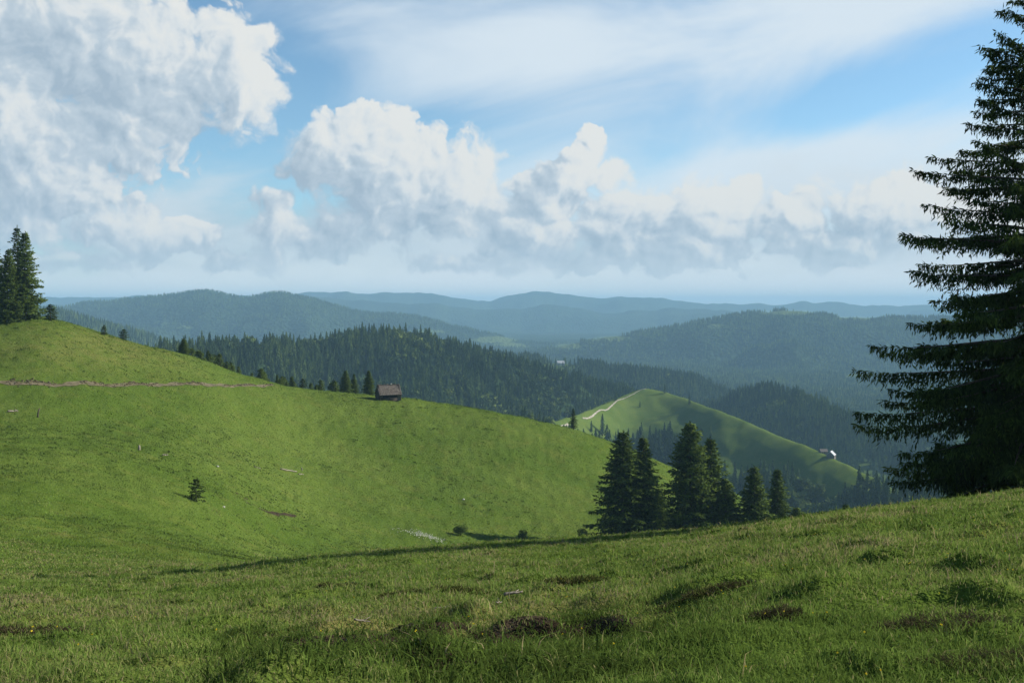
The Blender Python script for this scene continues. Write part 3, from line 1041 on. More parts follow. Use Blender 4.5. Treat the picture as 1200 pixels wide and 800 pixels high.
def spruce_parts(H, R, seed, gap=0.55, base=1.0, twig=0.22, sl=0.42, sw=0.09, hang=0.7, dens=1.0, shape=0.85, per=5, ragged=0.3, lowdense=0.0, curtain=0.0, tintmul=1.0):
    """a spruce: tapered trunk with limbs, and a crown of hanging sprays on drooping boughs"""
    r = np.random.default_rng(seed)
    g = Geo()
    k = 14
    tz = np.linspace(-0.6, H * 0.985, k)
    r0 = 0.011 * H + 0.05
    wob = np.cumsum(r.normal(0, 0.012 * H / k, (k, 2)), axis=0)
    tp = np.stack([wob[:, 0], wob[:, 1], tz], 1)
    tr = np.maximum(r0 * (1 - np.linspace(0, 1, k)) ** 0.85, 0.015)
    tr[0] *= 1.35
    g.tube(tp, tr, 9)
    P, Dv, LL, WW, TT = [], [], [], [], []
    h = base
    while h < H * 0.985:
        t = (h - base) / (H - base)
        prof = (1 - t) ** shape * min(1.0, 0.72 + 1.6 * t)
        nb = max(3, int(round(per * (0.8 + 0.4 * r.random()))))
        a0 = r.uniform(0, 6.28)
        for b in range(nb):
            a = a0 + b * 6.283 / nb + r.normal(0, 0.25)
            L = R * prof * np.clip(r.normal(0.9, ragged), 0.35, 1.2) + 0.12
            hh = h + r.normal(0, gap * 0.22)
            dirh = np.array([math.cos(a), math.sin(a), 0])
            m = max(5, int(L / 0.5) + 3)
            s = np.linspace(0, 1, m)
            droop = 0.30 * (1 - t) ** 0.6 + r.normal(0, 0.05)
            up = 0.02 + 0.45 * t ** 2
            zz = L * (up * s - droop * s ** 1.6 + 0.62 * droop * s ** 3.2)
            side = np.array([-dirh[1], dirh[0], 0])
            bend = r.normal(0, 0.10)
            bx = np.interp(hh, tz, wob[:, 0])
            by = np.interp(hh, tz, wob[:, 1])
            pts = np.array([bx, by, hh]) + dirh * (L * s)[:, None] + side * (L * bend * s ** 2)[:, None] + np.array([0, 0, 1]) * zz[:, None]
            g.tube(pts[:max(3, int(m * 0.8))], np.linspace(0.012 * L + 0.012, 0.008, max(3, int(m * 0.8))), 4, False)
            # twigs in a fishbone along the bough
            nt = max(4, int(L / twig * dens))
            st = np.sort(r.uniform(0.10, 1.0, nt))
            q = np.stack([np.interp(st, s, pts[:, i]) for i in range(3)], 1)
            sg = r.choice([-1.0, 1.0], nt)
            tl = (0.34 * L * (1 - st) ** 0.7 * np.minimum(1, st * 3.0) + 0.25 * sl + 0.10) * r.uniform(0.6, 1.15, nt)
            td = dirh * r.uniform(0.35, 0.8, nt)[:, None] + side * (sg * r.uniform(0.45, 1.0, nt))[:, None]
            td[:, 2] = -r.uniform(0.0, 0.45, nt) * (1 - 0.7 * t)
            td /= np.linalg.norm(td, axis=1, keepdims=True)
            cnt = np.maximum(1, np.round(tl / (sl * 0.52)).astype(int))
            rep = np.repeat(np.arange(nt), cnt)
            off = np.concatenate([(np.arange(c) + r.random(c) * 0.6) / c for c in cnt])
            pp = q[rep] + td[rep] * (tl[rep] * off)[:, None]
            pp[:, 2] -= 0.25 * tl[rep] * off ** 2
            dd = td[rep] * (1 - hang * r.uniform(0.3, 1.0, len(rep)))[:, None]
            dd += r.normal(0, 0.28, (len(rep), 3))
            dd[:, 2] -= hang * r.uniform(0.25, 1.1, len(rep)) * (1 - 0.75 * t)
            dd /= np.linalg.norm(dd, axis=1, keepdims=True) + 1e-9
            l_ = sl * r.uniform(0.55, 1.25, len(rep))
            P.append(pp); Dv.append(dd); LL.append(l_); WW.append(sw * r.uniform(0.6, 1.3, len(rep)))
            TT.append(np.clip(0.42 + 0.20 * (st[rep] - 0.5) + r.normal(0, 0.13, len(rep)) + r.normal(0, 0.06), 0.02, 1) * tintmul)
            if curtain:
                # strings of twigs hanging under the bough like a comb
                nc = max(5, int(L / 0.055))
                sc = r.uniform(0.12, 1.0, nc)
                qc = np.stack([np.interp(sc, s, pts[:, i]) for i in range(3)], 1) + side * (r.normal(0, 0.05 + 0.07 * L * (1 - sc), nc))[:, None]
                ln = curtain * r.uniform(0.25, 1.0, nc) ** 1.3 * (1 - 0.55 * t) * np.minimum(1, L / 2.0) * (0.55 + 0.45 * np.sin(np.pi * np.clip(sc, 0.1, 1)))
                kk = np.maximum(1, np.ceil(ln / 0.16).astype(int))
                rc = np.repeat(np.arange(nc), kk)
                oc = np.concatenate([np.arange(c_) for c_ in kk]) * 0.16
                pc = qc[rc] + r.normal(0, 0.025, (len(rc), 3))
                pc[:, 2] = qc[rc, 2] - oc
                dc = r.normal(0, 0.22, (len(rc), 3)) + dirh * 0.12
                dc[:, 2] = -1.0
                dc /= np.linalg.norm(dc, axis=1, keepdims=True)
                P.append(pc); Dv.append(dc); LL.append(0.25 * r.uniform(0.7, 1.2, len(rc))); WW.append(0.032 * r.uniform(0.7, 1.3, len(rc)))
                TT.append(np.clip(0.34 + r.normal(0, 0.12, len(rc)), 0.02, 1) * tintmul)
            # needles clothing the bough itself
            ns_ = max(4, int(L / (sl * 0.33) * dens))
            s2 = r.uniform(0.05, 1.02, ns_)
            q2 = np.stack([np.interp(s2, s, pts[:, i]) for i in range(3)], 1)
            d2 = dirh * 0.9 + r.normal(0, 0.35, (ns_, 3)) + np.array([0, 0, -0.12])
            d2 /= np.linalg.norm(d2, axis=1, keepdims=True)
            P.append(q2); Dv.append(d2); LL.append(sl * r.uniform(0.5, 1.0, ns_)); WW.append(sw * r.uniform(0.7, 1.2, ns_))
            TT.append(np.clip(0.5 + r.normal(0, 0.13, ns_), 0.02, 1) * tintmul)
        h += gap * (0.75 + 0.5 * r.random()) * (1.0 - 0.35 * t if not lowdense else 1.0 - lowdense * (1 - t) ** 1.5)
    # leader
    nl = 14
    P.append(np.stack([np.full(nl, wob[-1, 0]), np.full(nl, wob[-1, 1]), np.linspace(H * 0.93, H, nl)], 1))
    d3 = r.normal(0, 0.35, (nl, 3)) + np.array([0, 0, 0.8])
    d3 /= np.linalg.norm(d3, axis=1, keepdims=True)
    Dv.append(d3); LL.append(np.full(nl, sl * 0.7)); WW.append(np.full(nl, sw * 0.7)); TT.append(np.full(nl, 0.55))
    P, Dv, LL, WW, TT = map(np.concatenate, (P, Dv, LL, WW, TT))
    return g, (P, Dv, LL, WW, TT)


class TreeKind:
    def __init__(self, name, *a, mat=M_SPRUCE, bark=M_BARK, **kw):
        g, sp = spruce_parts(*a, **kw)
        self.trunk = g.mesh(name + '_trunk', bark, True)
        self.crown = sprays_to_mesh(name + '_crown', *sp, mat, seed=3)
        self.H = a[0]


def plant(kind, name, loc, label, cat='tree', group=None, rotz=0.0, scale=1.0):
    o = empty(name, loc, label, cat, group, rotz)
    o.scale = scale if isinstance(scale, (tuple, list)) else (scale,) * 3
    link('trunk', kind.trunk, o)
    link('crown', kind.crown, o)
    return o


# the great spruce at the right edge
big = TreeKind('great_spruce', 22.3, 7.0, 11, gap=0.86, base=0.7, twig=0.085, sl=0.30, sw=0.034, hang=1.1, dens=1.4, shape=0.72, per=8, ragged=0.30, lowdense=0.5, curtain=0.8)
BP = at_depth(1204, 43.0)
plant(big, 'spruce_tree', BP, 'huge dark spruce filling the right edge, with wide hanging boughs', rotz=0.7)

# middle group at the foot of the near slope
kA = TreeKind('spruce_a', 24.0, 5.2, 21, gap=0.55, base=0.4, twig=0.18, sl=0.62, sw=0.16, hang=0.6, shape=0.72, per=7, tintmul=1.45)
kB = TreeKind('spruce_b', 24.0, 4.5, 22, gap=0.55, base=0.8, twig=0.19, sl=0.60, sw=0.15, hang=0.55, shape=0.80, per=7, tintmul=1.5)
kC = TreeKind('spruce_c', 24.0, 6.0, 23, gap=0.55, base=0.3, twig=0.18, sl=0.64, sw=0.16, hang=0.6, shape=0.68, per=7, tintmul=1.7)
kD = TreeKind('spruce_d', 24.0, 4.0, 24, gap=0.66, base=2.6, twig=0.30, sl=0.62, sw=0.15, hang=0.6, shape=0.80, per=6, ragged=0.4)


def tree_at(kind, X, D, toprow, label, group=None, wide=1.0, rotz=None, name='spruce_tree', cat='tree'):
    p = at_depth(X, D)
    ztop = -(toprow - HORIZON) / F * D
    s = (ztop - p[2]) / kind.H
    return plant(kind, name, p, label, cat, group, rng.uniform(0, 6.28) if rotz is None else rotz, (s * wide, s * wide, s))


GM = 'spruces standing together below the near slope'
tree_at(kA, 729, 216, 505, 'dark broad spruce, leftmost of the trees below the near slope', GM, 1.4)
tree_at(kB, 754, 218, 512, 'slimmer spruce close on the right of the leftmost broad spruce', GM, 1.4)
tree_at(kC, 771, 214, 572, 'low yellow-green young spruce between the two tallest groups', GM, 1.05)
tree_at(kC, 809, 220, 494, 'tallest spruce of the middle group, sunlit on its right side', GM, 1.15)
tree_at(kB, 833, 224, 513, 'pointed spruce joined to the right of the tallest middle spruce', GM, 1.5)
tree_at(kC, 850, 222, 560, 'short bushy spruce at the right foot of the tallest middle spruce', GM, 1.3)
tree_at(kA, 884, 220, 546, 'compact dark spruce, left of the rightmost pair below the slope', GM, 1.3)
tree_at(kB, 911, 226, 549, 'slender spruce, right of the rightmost pair below the slope', GM, 1.35)
tree_at(kC, 934, 222, 594, 'low spreading young spruce beside the rightmost slender spruce', GM, 1.5)
tree_at(kA, 991, 150, 590, 'tiny young spruce peeping over the meadow edge', None, 1.2)

tree_at(kC, 1128, 44, 522, 'low dark spruce thicket under the boughs of the huge spruce', None, 1.5, name='young_spruce')

# three on the left hill top
GL = 'spruces on top of the left meadow hill'
tree_at(kD, 20, 243, 265, 'tallest spruce of the left hilltop clump with ragged boughs', GL, 1.15, 1.0)
tree_at(kB, 29, 236, 272, 'spruce with pale bare stem at the right of the left hilltop clump', GL, 1.25, 2.6)
tree_at(kA, 9, 232, 292, 'shorter dense spruce in front of the left hilltop clump', GL, 1.0)
tree_at(kA, -8, 240, 280, 'spruce cut by the left edge of the picture on the hilltop', GL, 1.0)

young = TreeKind('young_spruce', 4.0, 1.3, 31, gap=0.34, base=0.35, twig=0.13, sl=0.34, sw=0.085, hang=0.2, shape=0.75, per=6)
bushy = TreeKind('bushy_spruce', 4.0, 1.7, 32, gap=0.42, base=0.5, twig=0.16, sl=0.34, sw=0.085, hang=0.05, shape=0.45, per=6, ragged=0.45)
bp = ground_at(230, 589, 60)
plant(bushy, 'young_spruce', bp, 'lone young spruce bush in the middle of the left meadow', rotz=0.4, scale=0.78)
tree_at(young, 59, 246, 357, 'small young spruce right of the left hilltop clump', None, 1.5, name='young_spruce')
tree_at(bushy, 145, 258, 386, 'small dark bush on the skyline of the left meadow', None, 1.1, name='young_spruce')
tree_at(young, 122, 254, 381, 'tiny bush on the skyline below the left hilltop clump', None, 1.2, name='young_spruce')
tree_at(bushy, 355, 296, 444, 'bright green young spruce where the brown track meets the skyline', None, 1.05, name='young_spruce')
tree_at(kA, 405, 322, 434, 'broad spruce left of the log hut, rising behind the crest', None, 1.5)
tree_at(kA, 432, 326, 434, 'dark spruce next to the log hut, rising behind the crest', None, 1.3)
tree_at(kB, 415, 330, 438, 'thin spruce between two broad ones left of the log hut', None, 1.3)
tree_at(kD, 672, 318, 478, 'open-crowned spruce standing alone on the crest beside the road', None, 1.5)

small = TreeKind('small_spruce', 8.0, 2.3, 41, gap=0.42, base=0.3, twig=0.17, sl=0.42, sw=0.11, hang=0.3, shape=0.75, per=6, tintmul=1.75)
# the row of small trees just behind the left crest
GR = 'trees in the row behind the left meadow crest'
for k, X in enumerate(np.sort(rng.uniform(222, 395, 36))):
    D = float(pchip(*CREST_D, np.array([X]))[0]) + rng.uniform(22, 60)
    kd = [small, small, small, kB, small][k % 5]
    crest = float(pchip(*CREST_ROW, np.array([X]))[0])
    tree_at(kd, X, D, crest - rng.uniform(5, 15), 'small spruce in the row behind the left meadow crest', GR, rng.uniform(1.0, 1.5))
tree_at(kA, 215, 292, 397, 'large dark spruce at the upper end of the row behind the crest', GR, 1.9)


# ------------------------------------------------------------------ broadleaf crowns
def leaf_ball(seed, n, H, R, sl, sw):
    r = np.random.default_rng(seed)
    cl = r.normal(0, 1, (9, 3))
    cl /= np.linalg.norm(cl, axis=1, keepdims=True)
    cl = cl * np.array([R, R, H * 0.36]) * r.uniform(0.3, 0.75, (9, 1)) + np.array([0, 0, H * 0.58])
    c = r.integers(0, 9, n)
    d = r.normal(0, 1, (n, 3))
    d /= np.linalg.norm(d, axis=1, keepdims=True)
    p = cl[c] + d * (R * 0.46) * r.uniform(0.6, 1.05, (n, 1))
    dd = d + r.normal(0, 0.6, (n, 3))
    dd /= np.linalg.norm(dd, axis=1, keepdims=True)
    return p, dd, sl * r.uniform(0.6, 1.2, n), sw * r.uniform(0.6, 1.2, n), np.clip(0.62 + r.normal(0, 0.13, n) + r.normal(0, 0.1, 9)[c], 0, 1)


class LeafKind:
    def __init__(self, name, seed, n, H, R, sl, sw, mat=M_FOREST):
        r = np.random.default_rng(seed)
        g = Geo()
        g.tube([(0, 0, -0.3), (0.05, 0, H * 0.2), (0.1, 0.05, H * 0.45), (0.1, 0.1, H * 0.75)], [0.03 * H, 0.024 * H, 0.018 * H, 0.006 * H], 7)
        for k in range(6):
            a = r.uniform(0, 6.28)
            z0 = H * r.uniform(0.25, 0.5)
            g.tube([(0.08, 0, z0), (math.cos(a) * R * 0.4, math.sin(a) * R * 0.4, z0 + H * 0.14), (math.cos(a) * R * 0.75, math.sin(a) * R * 0.75, z0 + H * 0.24)], [0.011 * H, 0.008 * H, 0.003 * H], 5, False)
        self.trunk = g.mesh(name + '_trunk', M_BARK, True)
        self.crown = sprays_to_mesh(name + '_crown', *leaf_ball(seed, n, H, R, sl, sw), mat, seed=5)
        self.H = H


leafy = LeafKind('broadleaf', 51, 1800, 10.0, 4.2, 0.9, 0.45)
shrub = LeafKind('shrub', 52, 1500, 2.0, 1.3, 0.20, 0.06, M_SPRUCE)
tree_at(leafy, 655, 600, 481, 'round light green broadleaf tree beside the short stretch of road', None, 1.25, name='broadleaf_tree')
tree_at(leafy, 632, 640, 484, 'lower round broadleaf bush left of the round tree by the road', None, 1.6, name='broadleaf_tree')
tree_at(shrub, 540, 206, 616, 'grey-green shrub in the hollow right of the white flowers', None, 1.5, name='shrub', cat='shrub')
tree_at(shrub, 612, 210, 622, 'small thin shrub in the long shadows of the middle spruces', None, 0.8, name='shrub', cat='shrub')
tree_at(shrub, 683, 216, 620, 'small thin shrub just left of the leftmost middle spruce', None, 0.7, name='shrub', cat='shrub')


# ------------------------------------------------------------------ forest (unit trees, merged or single)
def unit_spruce(seed, tiers=7, pts=8, R=0.17):
    """unit-height conifer of ragged hanging tiers"""
    r = np.random.default_rng(seed)
    v, f = [], []
    for k in range(tiers):
        t = k / tiers
        z1 = 0.06 + 0.94 * (t + 1.55 / tiers) if k < tiers - 1 else 1.0
        z1 = min(z1, 1.0)
        rr = R * (1 - t) ** 0.85 * r.uniform(0.85, 1.12) + 0.012
        z0 = 0.06 + 0.94 * t
        b = len(v)
        v.append((r.normal(0, .006), r.normal(0, .006), z1))
        a0 = r.uniform(0, 6.28)
        for j in range(2 * pts):
            a = a0 + j * math.pi / pts + r.normal(0, 0.08)
            q = rr * (r.uniform(0.85, 1.25) if j % 2 == 0 else r.uniform(0.40, 0.6))
            z = z0 + (r.uniform(-0.035, 0.01) if j % 2 == 0 else r.uniform(0.02, 0.06))
            v.append((math.cos(a) * q, math.sin(a) * q, z))
        for j in range(2 * pts):
            f.append((b, b + 1 + j, b + 1 + (j + 1) % (2 * pts)))
    return np.array(v), np.array(f)


def unit_tiny(seed):
    r = np.random.default_rng(seed)
    v, f = [], []
    for (z0, z1, rr) in ((0.0, 0.62, 0.20), (0.38, 1.0, 0.13)):
        b = len(v)
        v.append((0, 0, z1))
        for j in range(5):
            a = j * 1.2566 + r.normal(0, .15)
            q = rr * r.uniform(0.8, 1.2)
            v.append((math.cos(a) * q, math.sin(a) * q, z0 + r.uniform(-0.03, .05)))
        for j in range(5):
            f.append((b, b + 1 + j, b + 1 + (j + 1) % 5))
    return np.array(v), np.array(f)


def unit_leafy(seed, n=90):
    r = np.random.default_rng(seed)
    p, d, L, W, T = leaf_ball(seed, n, 1.0, 0.30, 0.24, 0.10)
    side = np.cross(d, r.normal(size=(n, 3)))
    side /= np.linalg.norm(side, axis=1, keepdims=True)
    p = p - d * 0.06
    v = np.stack([p - side * W[:, None], p + side * W[:, None], p + d * L[:, None]], 1).reshape(-1, 3)
    return v, np.arange(3 * n).reshape(-1, 3)


U_SPRUCE = [unit_spruce(100 + k, 7 + k % 2, 8, 0.15 + 0.012 * k) for k in range(5)]
U_TINY = [unit_tiny(200 + k) for k in range(4)]
U_LEAFY = [unit_leafy(300 + k) for k in range(3)]
U_LEAFTINY = [unit_leafy(400 + k, 18) for k in range(2)]


def scatter(n, X0, X1, D0, D1):
    """even over the ground area within an azimuth and depth window"""
    D = np.sqrt(rng.uniform(D0 ** 2, D1 ** 2, n))
    X = rng.uniform(X0, X1, n)
    return (X - 600) / F * D, D


def area(X0, X1, D0, D1):
    return (X1 - X0) / F * (D1 ** 2 - D0 ** 2) / 2


trees = []   # x, y, z, h, kind(0 spruce, 1 leafy), detail(1) or tiny(0), tint


def grow(X0, X1, D0, D1, per_tree, hlo, hhi, leaf_frac, fine, tint=0.4):
    n = int(area(X0, X1, D0, D1) / per_tree)
    x, y = scatter(n, X0, X1, D0, D1)
    z = height(x, y)
    keep = rng.random(n) < woodland(x, y, z)
    # natural gaps
    keep &= (fbm(x / 60, y / 60, 3, 77) > -0.62)
    x, y, z = x[keep], y[keep], z[keep]
    h = rng.uniform(hlo, hhi, len(x)) * (1 + 0.18 * perlin(x / 40, y / 40, 55)) * rng.choice([1, 1, 1, 0.7, 1.15], len(x))
    vis = visible(x, y, z + h, 0.995)
    x, y, z, h = x[vis], y[vis], z[vis], h[vis]
    lf = perlin(x / 90, y / 90, 81) + 0.5 * perlin(x / 30, y / 30, 82) + rng.normal(0, 0.25, len(x))
    kind = (lf > np.interp(leaf_frac, [0, 0.5, 1], [1.3, 0.0, -1.3])).astype(int)
    h = np.where(kind == 1, h * 0.7, h)
    ti = np.clip(tint + 0.26 * kind + rng.normal(0, 0.12, len(x)) + 0.22 * fbm(x / 110, y / 110, 3, 83), 0, 1)
    for a in zip(x, y, z - 0.3, h, kind, [fine] * len(x), ti):
        trees.append(a)


grow(130, 800, 430, 800, 30, 11, 20, 0.25, 1)          # slope behind the left meadow
grow(560, 1200, 430, 1000, 30, 15, 26, 0.42, 1, 0.50)  # below and on the foot of the green hill
grow(100, 780, 800, 1620, 27, 10, 20, 0.33, 1)         # the dark wooded hill
grow(760, 1120, 1000, 1760, 28, 11, 20, 0.30, 1, 0.44) # wood right of the green hill
grow(500, 900, 1500, 2260, 36, 11, 19, 0.20, 1)        # the second ridge
grow(-40, 330, 1700, 3000, 70, 14, 22, 0.25, 0)        # low wooded ridge to the left
grow(560, 1120, 2250, 4350, 100, 11, 19, 0.35, 0, 0.44)    # the blue hill to the right
grow(40, 720, 4300, 5650, 170, 9, 16, 0.2, 0)         # the blue hill to the left
TR = np.array(trees)
print('forest trees in view:', len(TR), 'fine', int(TR[:, 5].sum()))

px = TR[:, 3] / TR[:, 1]
order = np.argsort(-px)
single = order[:225]
rest = order[225:]

# the largest are trees of their own
ZONES = {0: ('spruce in the wood on the slope behind the left meadow', 'trees of the wood behind the left meadow'),
         1: ('tree in the wood at the foot of the green hill', 'trees of the wood at the foot of the green hill'),
         2: ('tree in the wood on the dark hill behind the hut', 'trees of the dark wooded hill'),
         3: ('tree in the wood right of the green hill', 'trees of the wood right of the green hill')}


def zone(x, y):
    X = 600 + F * x / y
    if y < 800 and X < 660:
        return 0
    if y < 1020:
        return 1
    return 2 if X < 760 else 3


single_meshes = {}


def single_kind(kind, i):
    key = (kind, i)
    if key not in single_meshes:
        v, f = (U_LEAFY if kind else U_SPRUCE)[i]
        g = Geo()
        g.tube([(0, 0, -0.04), (0, 0, 0.3), (0, 0, 0.85)], [0.018, 0.014, 0.004], 6)
        if kind:
            cv, cf = unit_leafy(500 + i, 420)
            cv = cv * np.array([1.1, 1.1, 1.0])
        else:
            cv, cf = unit_spruce(600 + i, 13, 11, 0.155 + 0.01 * i)
        r = np.random.default_rng(i)
        single_meshes[key] = (g.mesh('forest_trunk', M_BARK, True),
                              make_mesh('forest_crown', cv, cf, M_FOREST, False, np.clip((0.62 if kind else 0.40) + r.normal(0, 0.10, len(cf)), 0, 1)))
    return single_meshes[key]


for n, i in enumerate(single):
    x, y, z, h, kind, fine, ti = TR[i]
    kind = int(kind)
    tm, cm = single_kind(kind, n % (3 if kind else 5))
    lab, grp = ZONES[zone(x, y)]
    lab = lab.replace('spruce', 'tree')
    o = empty('broadleaf_tree' if kind else 'spruce_tree', (x, y, z), ('rounded light green ' if kind else 'dark pointed conifer ') + lab, 'tree', grp, rng.uniform(0, 6.28))
    w = rng.uniform(0.9, 1.2)
    o.scale = (h * w, h * w, h)
    link('trunk', tm, o)
    link('crown', cm, o)


def merge(sel, name, label):
    V, Fc, T, base = [], [], [], 0
    for kind in (0, 1):
        for fine in (0, 1):
            lib = {(0, 1): U_SPRUCE, (0, 0): U_TINY, (1, 1): U_LEAFY, (1, 0): U_LEAFTINY}[(kind, fine)]
            for u, (uv, uf) in enumerate(lib):
                s = sel[(TR[sel, 4] == kind) & (TR[sel, 5] == fine)]
                s = s[np.arange(len(s)) % len(lib) == u]
                if not len(s):
                    continue
                t = TR[s]
                a = rng.uniform(0, 6.28, len(s))
                w = rng.uniform(0.85, 1.2, len(s))
                c, sn = np.cos(a)[:, None], np.sin(a)[:, None]
                h = t[:, 3][:, None]
                vx = (uv[None, :, 0] * c - uv[None, :, 1] * sn) * h * w[:, None] + t[:, 0][:, None]
                vy = (uv[None, :, 0] * sn + uv[None, :, 1] * c) * h * w[:, None] + t[:, 1][:, None]
                vz = uv[None, :, 2] * h + t[:, 2][:, None]
                V.append(np.stack([vx, vy, vz], -1).reshape(-1, 3))
                Fc.append((uf[None] + (np.arange(len(s)) * len(uv))[:, None, None] + base).reshape(-1, 3))
                T.append(np.clip(np.repeat(t[:, 6], len(uf)) + rng.normal(0, 0.07, len(s) * len(uf)), 0, 1))
                base += len(s) * len(uv)
    me = make_mesh(name, np.concatenate(V), np.concatenate(Fc), M_FOREST, False, np.concatenate(T))
    return tag(link(name, me), label, kind='stuff')


merge(rest, 'forest', 'dense conifer forest covering the hills behind the meadow')

# lone trees on the green hill
GH = 'lone conifers on the green hill'
for (X, r_, hp, lab) in ((722, 470, 16, 'conifer beside the bend of the pale road on the green hill'),
                         (755, 455, 10, 'small conifer at the very top of the green hill'),
                         (779, 461, 12, 'conifer just right of the top of the green hill'),
                         (808, 474, 12, 'conifer on the right shoulder of the green hill'),
                         (750, 478, 8, 'lone small conifer in the middle of the green hill face'),
                         (706, 510, 26, 'tall pointed spruce low on the left of the green hill'),
                         (693, 512, 14, 'short conifer left of the tall pointed spruce on the green hill')):
    p = ground_at(X, r_, 600, 1500)
    h = hp / F * p[1]
    tm, cm = single_kind(0, 1)
    o = empty('spruce_tree', p, lab, 'tree', GH, rng.uniform(0, 6))
    o.scale = (h * 1.15, h * 1.15, h)
    link('trunk', tm, o)
    link('crown', cm, o)


# ------------------------------------------------------------------ log hut on the crest
def log_hut():
    p = ground_at(455, 468.5, 200)
    D = p[1]
    o = empty('log_hut', (p[0], p[1], p[2] - 0.25), 'old grey-brown log hut with a ragged shingle roof on the meadow crest', 'hut', rotz=math.radians(22))
    W, B, H = 6.2, 5.0, 2.3        # length along x, depth, wall height
    r = np.random.default_rng(5)
    for (nm, c, s) in (('front', (0, -B / 2, 0), W), ('back', (0, B / 2, 0), W)):
        g = Geo()
        for k in range(9):
            z = 0.13 + k * 0.26
            if nm == 'front' and 4 <= k <= 7:
                # opening between posts under the eave
                g.tube([(-W / 2 - .2, c[1], z), (-W / 2 + 0.7, c[1], z)], 0.14, 8)
                if k < 6:
                    g.tube([(W / 2 - 1.0, c[1], z), (W / 2 - .55, c[1], z)], 0.14, 8)
                continue
            x1 = W / 2 - 1.0 if (nm == 'front' and k < 4) else W / 2 + .2
            g.tube([(-W / 2 - .2 - r.uniform(0, .12), c[1], z), (x1, c[1], z)], 0.142, 8)
        link('wall', g.mesh('wall', M_LOG, True), o)
    for sx in (-1, 1):
        g = Geo()
        for k in range(9):
            z = 0.26 + k * 0.26
            g.tube([(sx * W / 2, -B / 2 - .2 - r.uniform(0, .12), z), (sx * W / 2, B / 2 + .2, z)], 0.142, 8)
        # gable boards
        for k in range(11):
            z0 = H + 0.12 + k * 0.22
            half = (B / 2) * (1 - (z0 - H) / 2.75)
            if half > 0.1:
                g.box((sx * W / 2, 0, z0), (0.08, 2 * half, 0.205))
        link('gable_wall', g.mesh('gable_wall', M_LOG, True), o)
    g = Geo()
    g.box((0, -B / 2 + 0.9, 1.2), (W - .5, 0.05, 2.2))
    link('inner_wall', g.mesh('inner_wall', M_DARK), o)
    g = Geo()
    for x in (-W / 2 + .8, -0.3, W / 2 - .2):
        g.box((x, -B / 2 - 0.02, 1.25), (0.16, 0.16, 2.5))
    link('post', g.mesh('post', M_LOG), o)
    g = Geo()
    g.box((W / 2 - 0.62, -B / 2 - 0.03, 0.95), (0.75, 0.07, 1.85))
    link('door', g.mesh('door', M_PLANK), o)
    # shingle roof, two slopes of uneven overlapping shingles with missing ones
    rise, run = 2.75, B / 2 + 0.55
    sl = math.hypot(rise, run)
    for sy in (-1, 1):
        g = Geo()
        ang = math.atan2(rise, run)
        rows, cols = 9, 20
        for i in range(rows):
            for j in range(cols):
                if r.random() < (0.05 + 0.10 * (i > 6)):
                    continue
                u = (i + 0.5) / rows * sl
                x = -W / 2 - 0.35 + (j + 0.5) / cols * (W + .7)
                y = -sy * 0 + sy * (run - u * math.cos(ang))
                z = H - 0.45 + u * math.sin(ang) + 0.03 + r.uniform(0, .06)
                g.box((x, y, z), ((W + .7) / cols * r.uniform(.8, 1.0), sl / rows * 1.35, 0.045), 0.0, (-sy * ang) * (1 + r.normal(0, .05)))
        link('roof', g.mesh('roof', M_SHINGLE), o)
        g = Geo()
        u = sl / 2
        g.box((0, sy * (run - u * math.cos(ang)), H - 0.45 + u * math.sin(ang) - 0.06), (W + .5, sl * 0.98, 0.05), 0, -sy * ang)
        link('roof_boards', g.mesh('roof_boards', M_PLANK), o)
    g = Geo()
    for j in range(16):
        g.box((-W / 2 + j * W / 15, 0, H - 0.45 + rise + 0.12 + r.uniform(-.05, .14)), (0.3, 0.5, 0.06), 0, r.normal(0, .3))
    link('roof_ridge', g.mesh('roof_ridge', M_SHINGLE), o)
    g = Geo()
    g.box((0.9, -.1, H - 0.45 + rise + 0.28), (0.35, 0.3, 0.35))
    link('chimney', g.mesh('chimney', M_STONE), o)


log_hut()


# ------------------------------------------------------------------ farm buildings on the green hill's far shoulder
def gable_house(name, p, rz, L, B, H, rise, wallm, roofm, label, cat, over=0.4, windows=3):
    o = empty(name, p, label, cat, rotz=rz)
    g = Geo()
    v = [(-L / 2, -B / 2, -1.5), (L / 2, -B / 2, -1.5), (L / 2, B / 2, -1.5), (-L / 2, B / 2, -1.5),
         (-L / 2, -B / 2, H), (L / 2, -B / 2, H), (L / 2, B / 2, H), (-L / 2, B / 2, H), (-L / 2, 0, H + rise), (L / 2, 0, H + rise)]
    g.add(v, [[0, 1, 5, 4], [2, 3, 7, 6], [3, 0, 4, 7], [1, 2, 6, 5]], [[4, 8, 7], [5, 6, 9]])
    link('wall', g.mesh('wall', wallm), o)
    ang = math.atan2(rise, B / 2)
    sl = math.hypot(rise, B / 2) + over
    g = Geo()
    for sy in (-1, 1):
        u = sl / 2 - over
        g.box((0, sy * (B / 2 - u * math.cos(ang)), H + u * math.sin(ang) + 0.10), (L + 2 * over, sl, 0.12), 0, -sy * ang)
    link('roof', g.mesh('roof', roofm), o)
    for k in range(windows):
        g = Geo()
        x = -L / 2 + (k + 0.7) * L / (windows + 0.4)
        g.box((x, -B / 2 - 0.02, H * 0.55), (0.9, 0.06, 1.1))
        link('window', g.mesh('window', M_DARK), o)
    g = Geo()
    g.box((L / 2 - 1.2, -B / 2 - 0.03, 1.0), (1.1, 0.08, 2.0))
    link('door', g.mesh('door', M_PLANK), o)
    return o


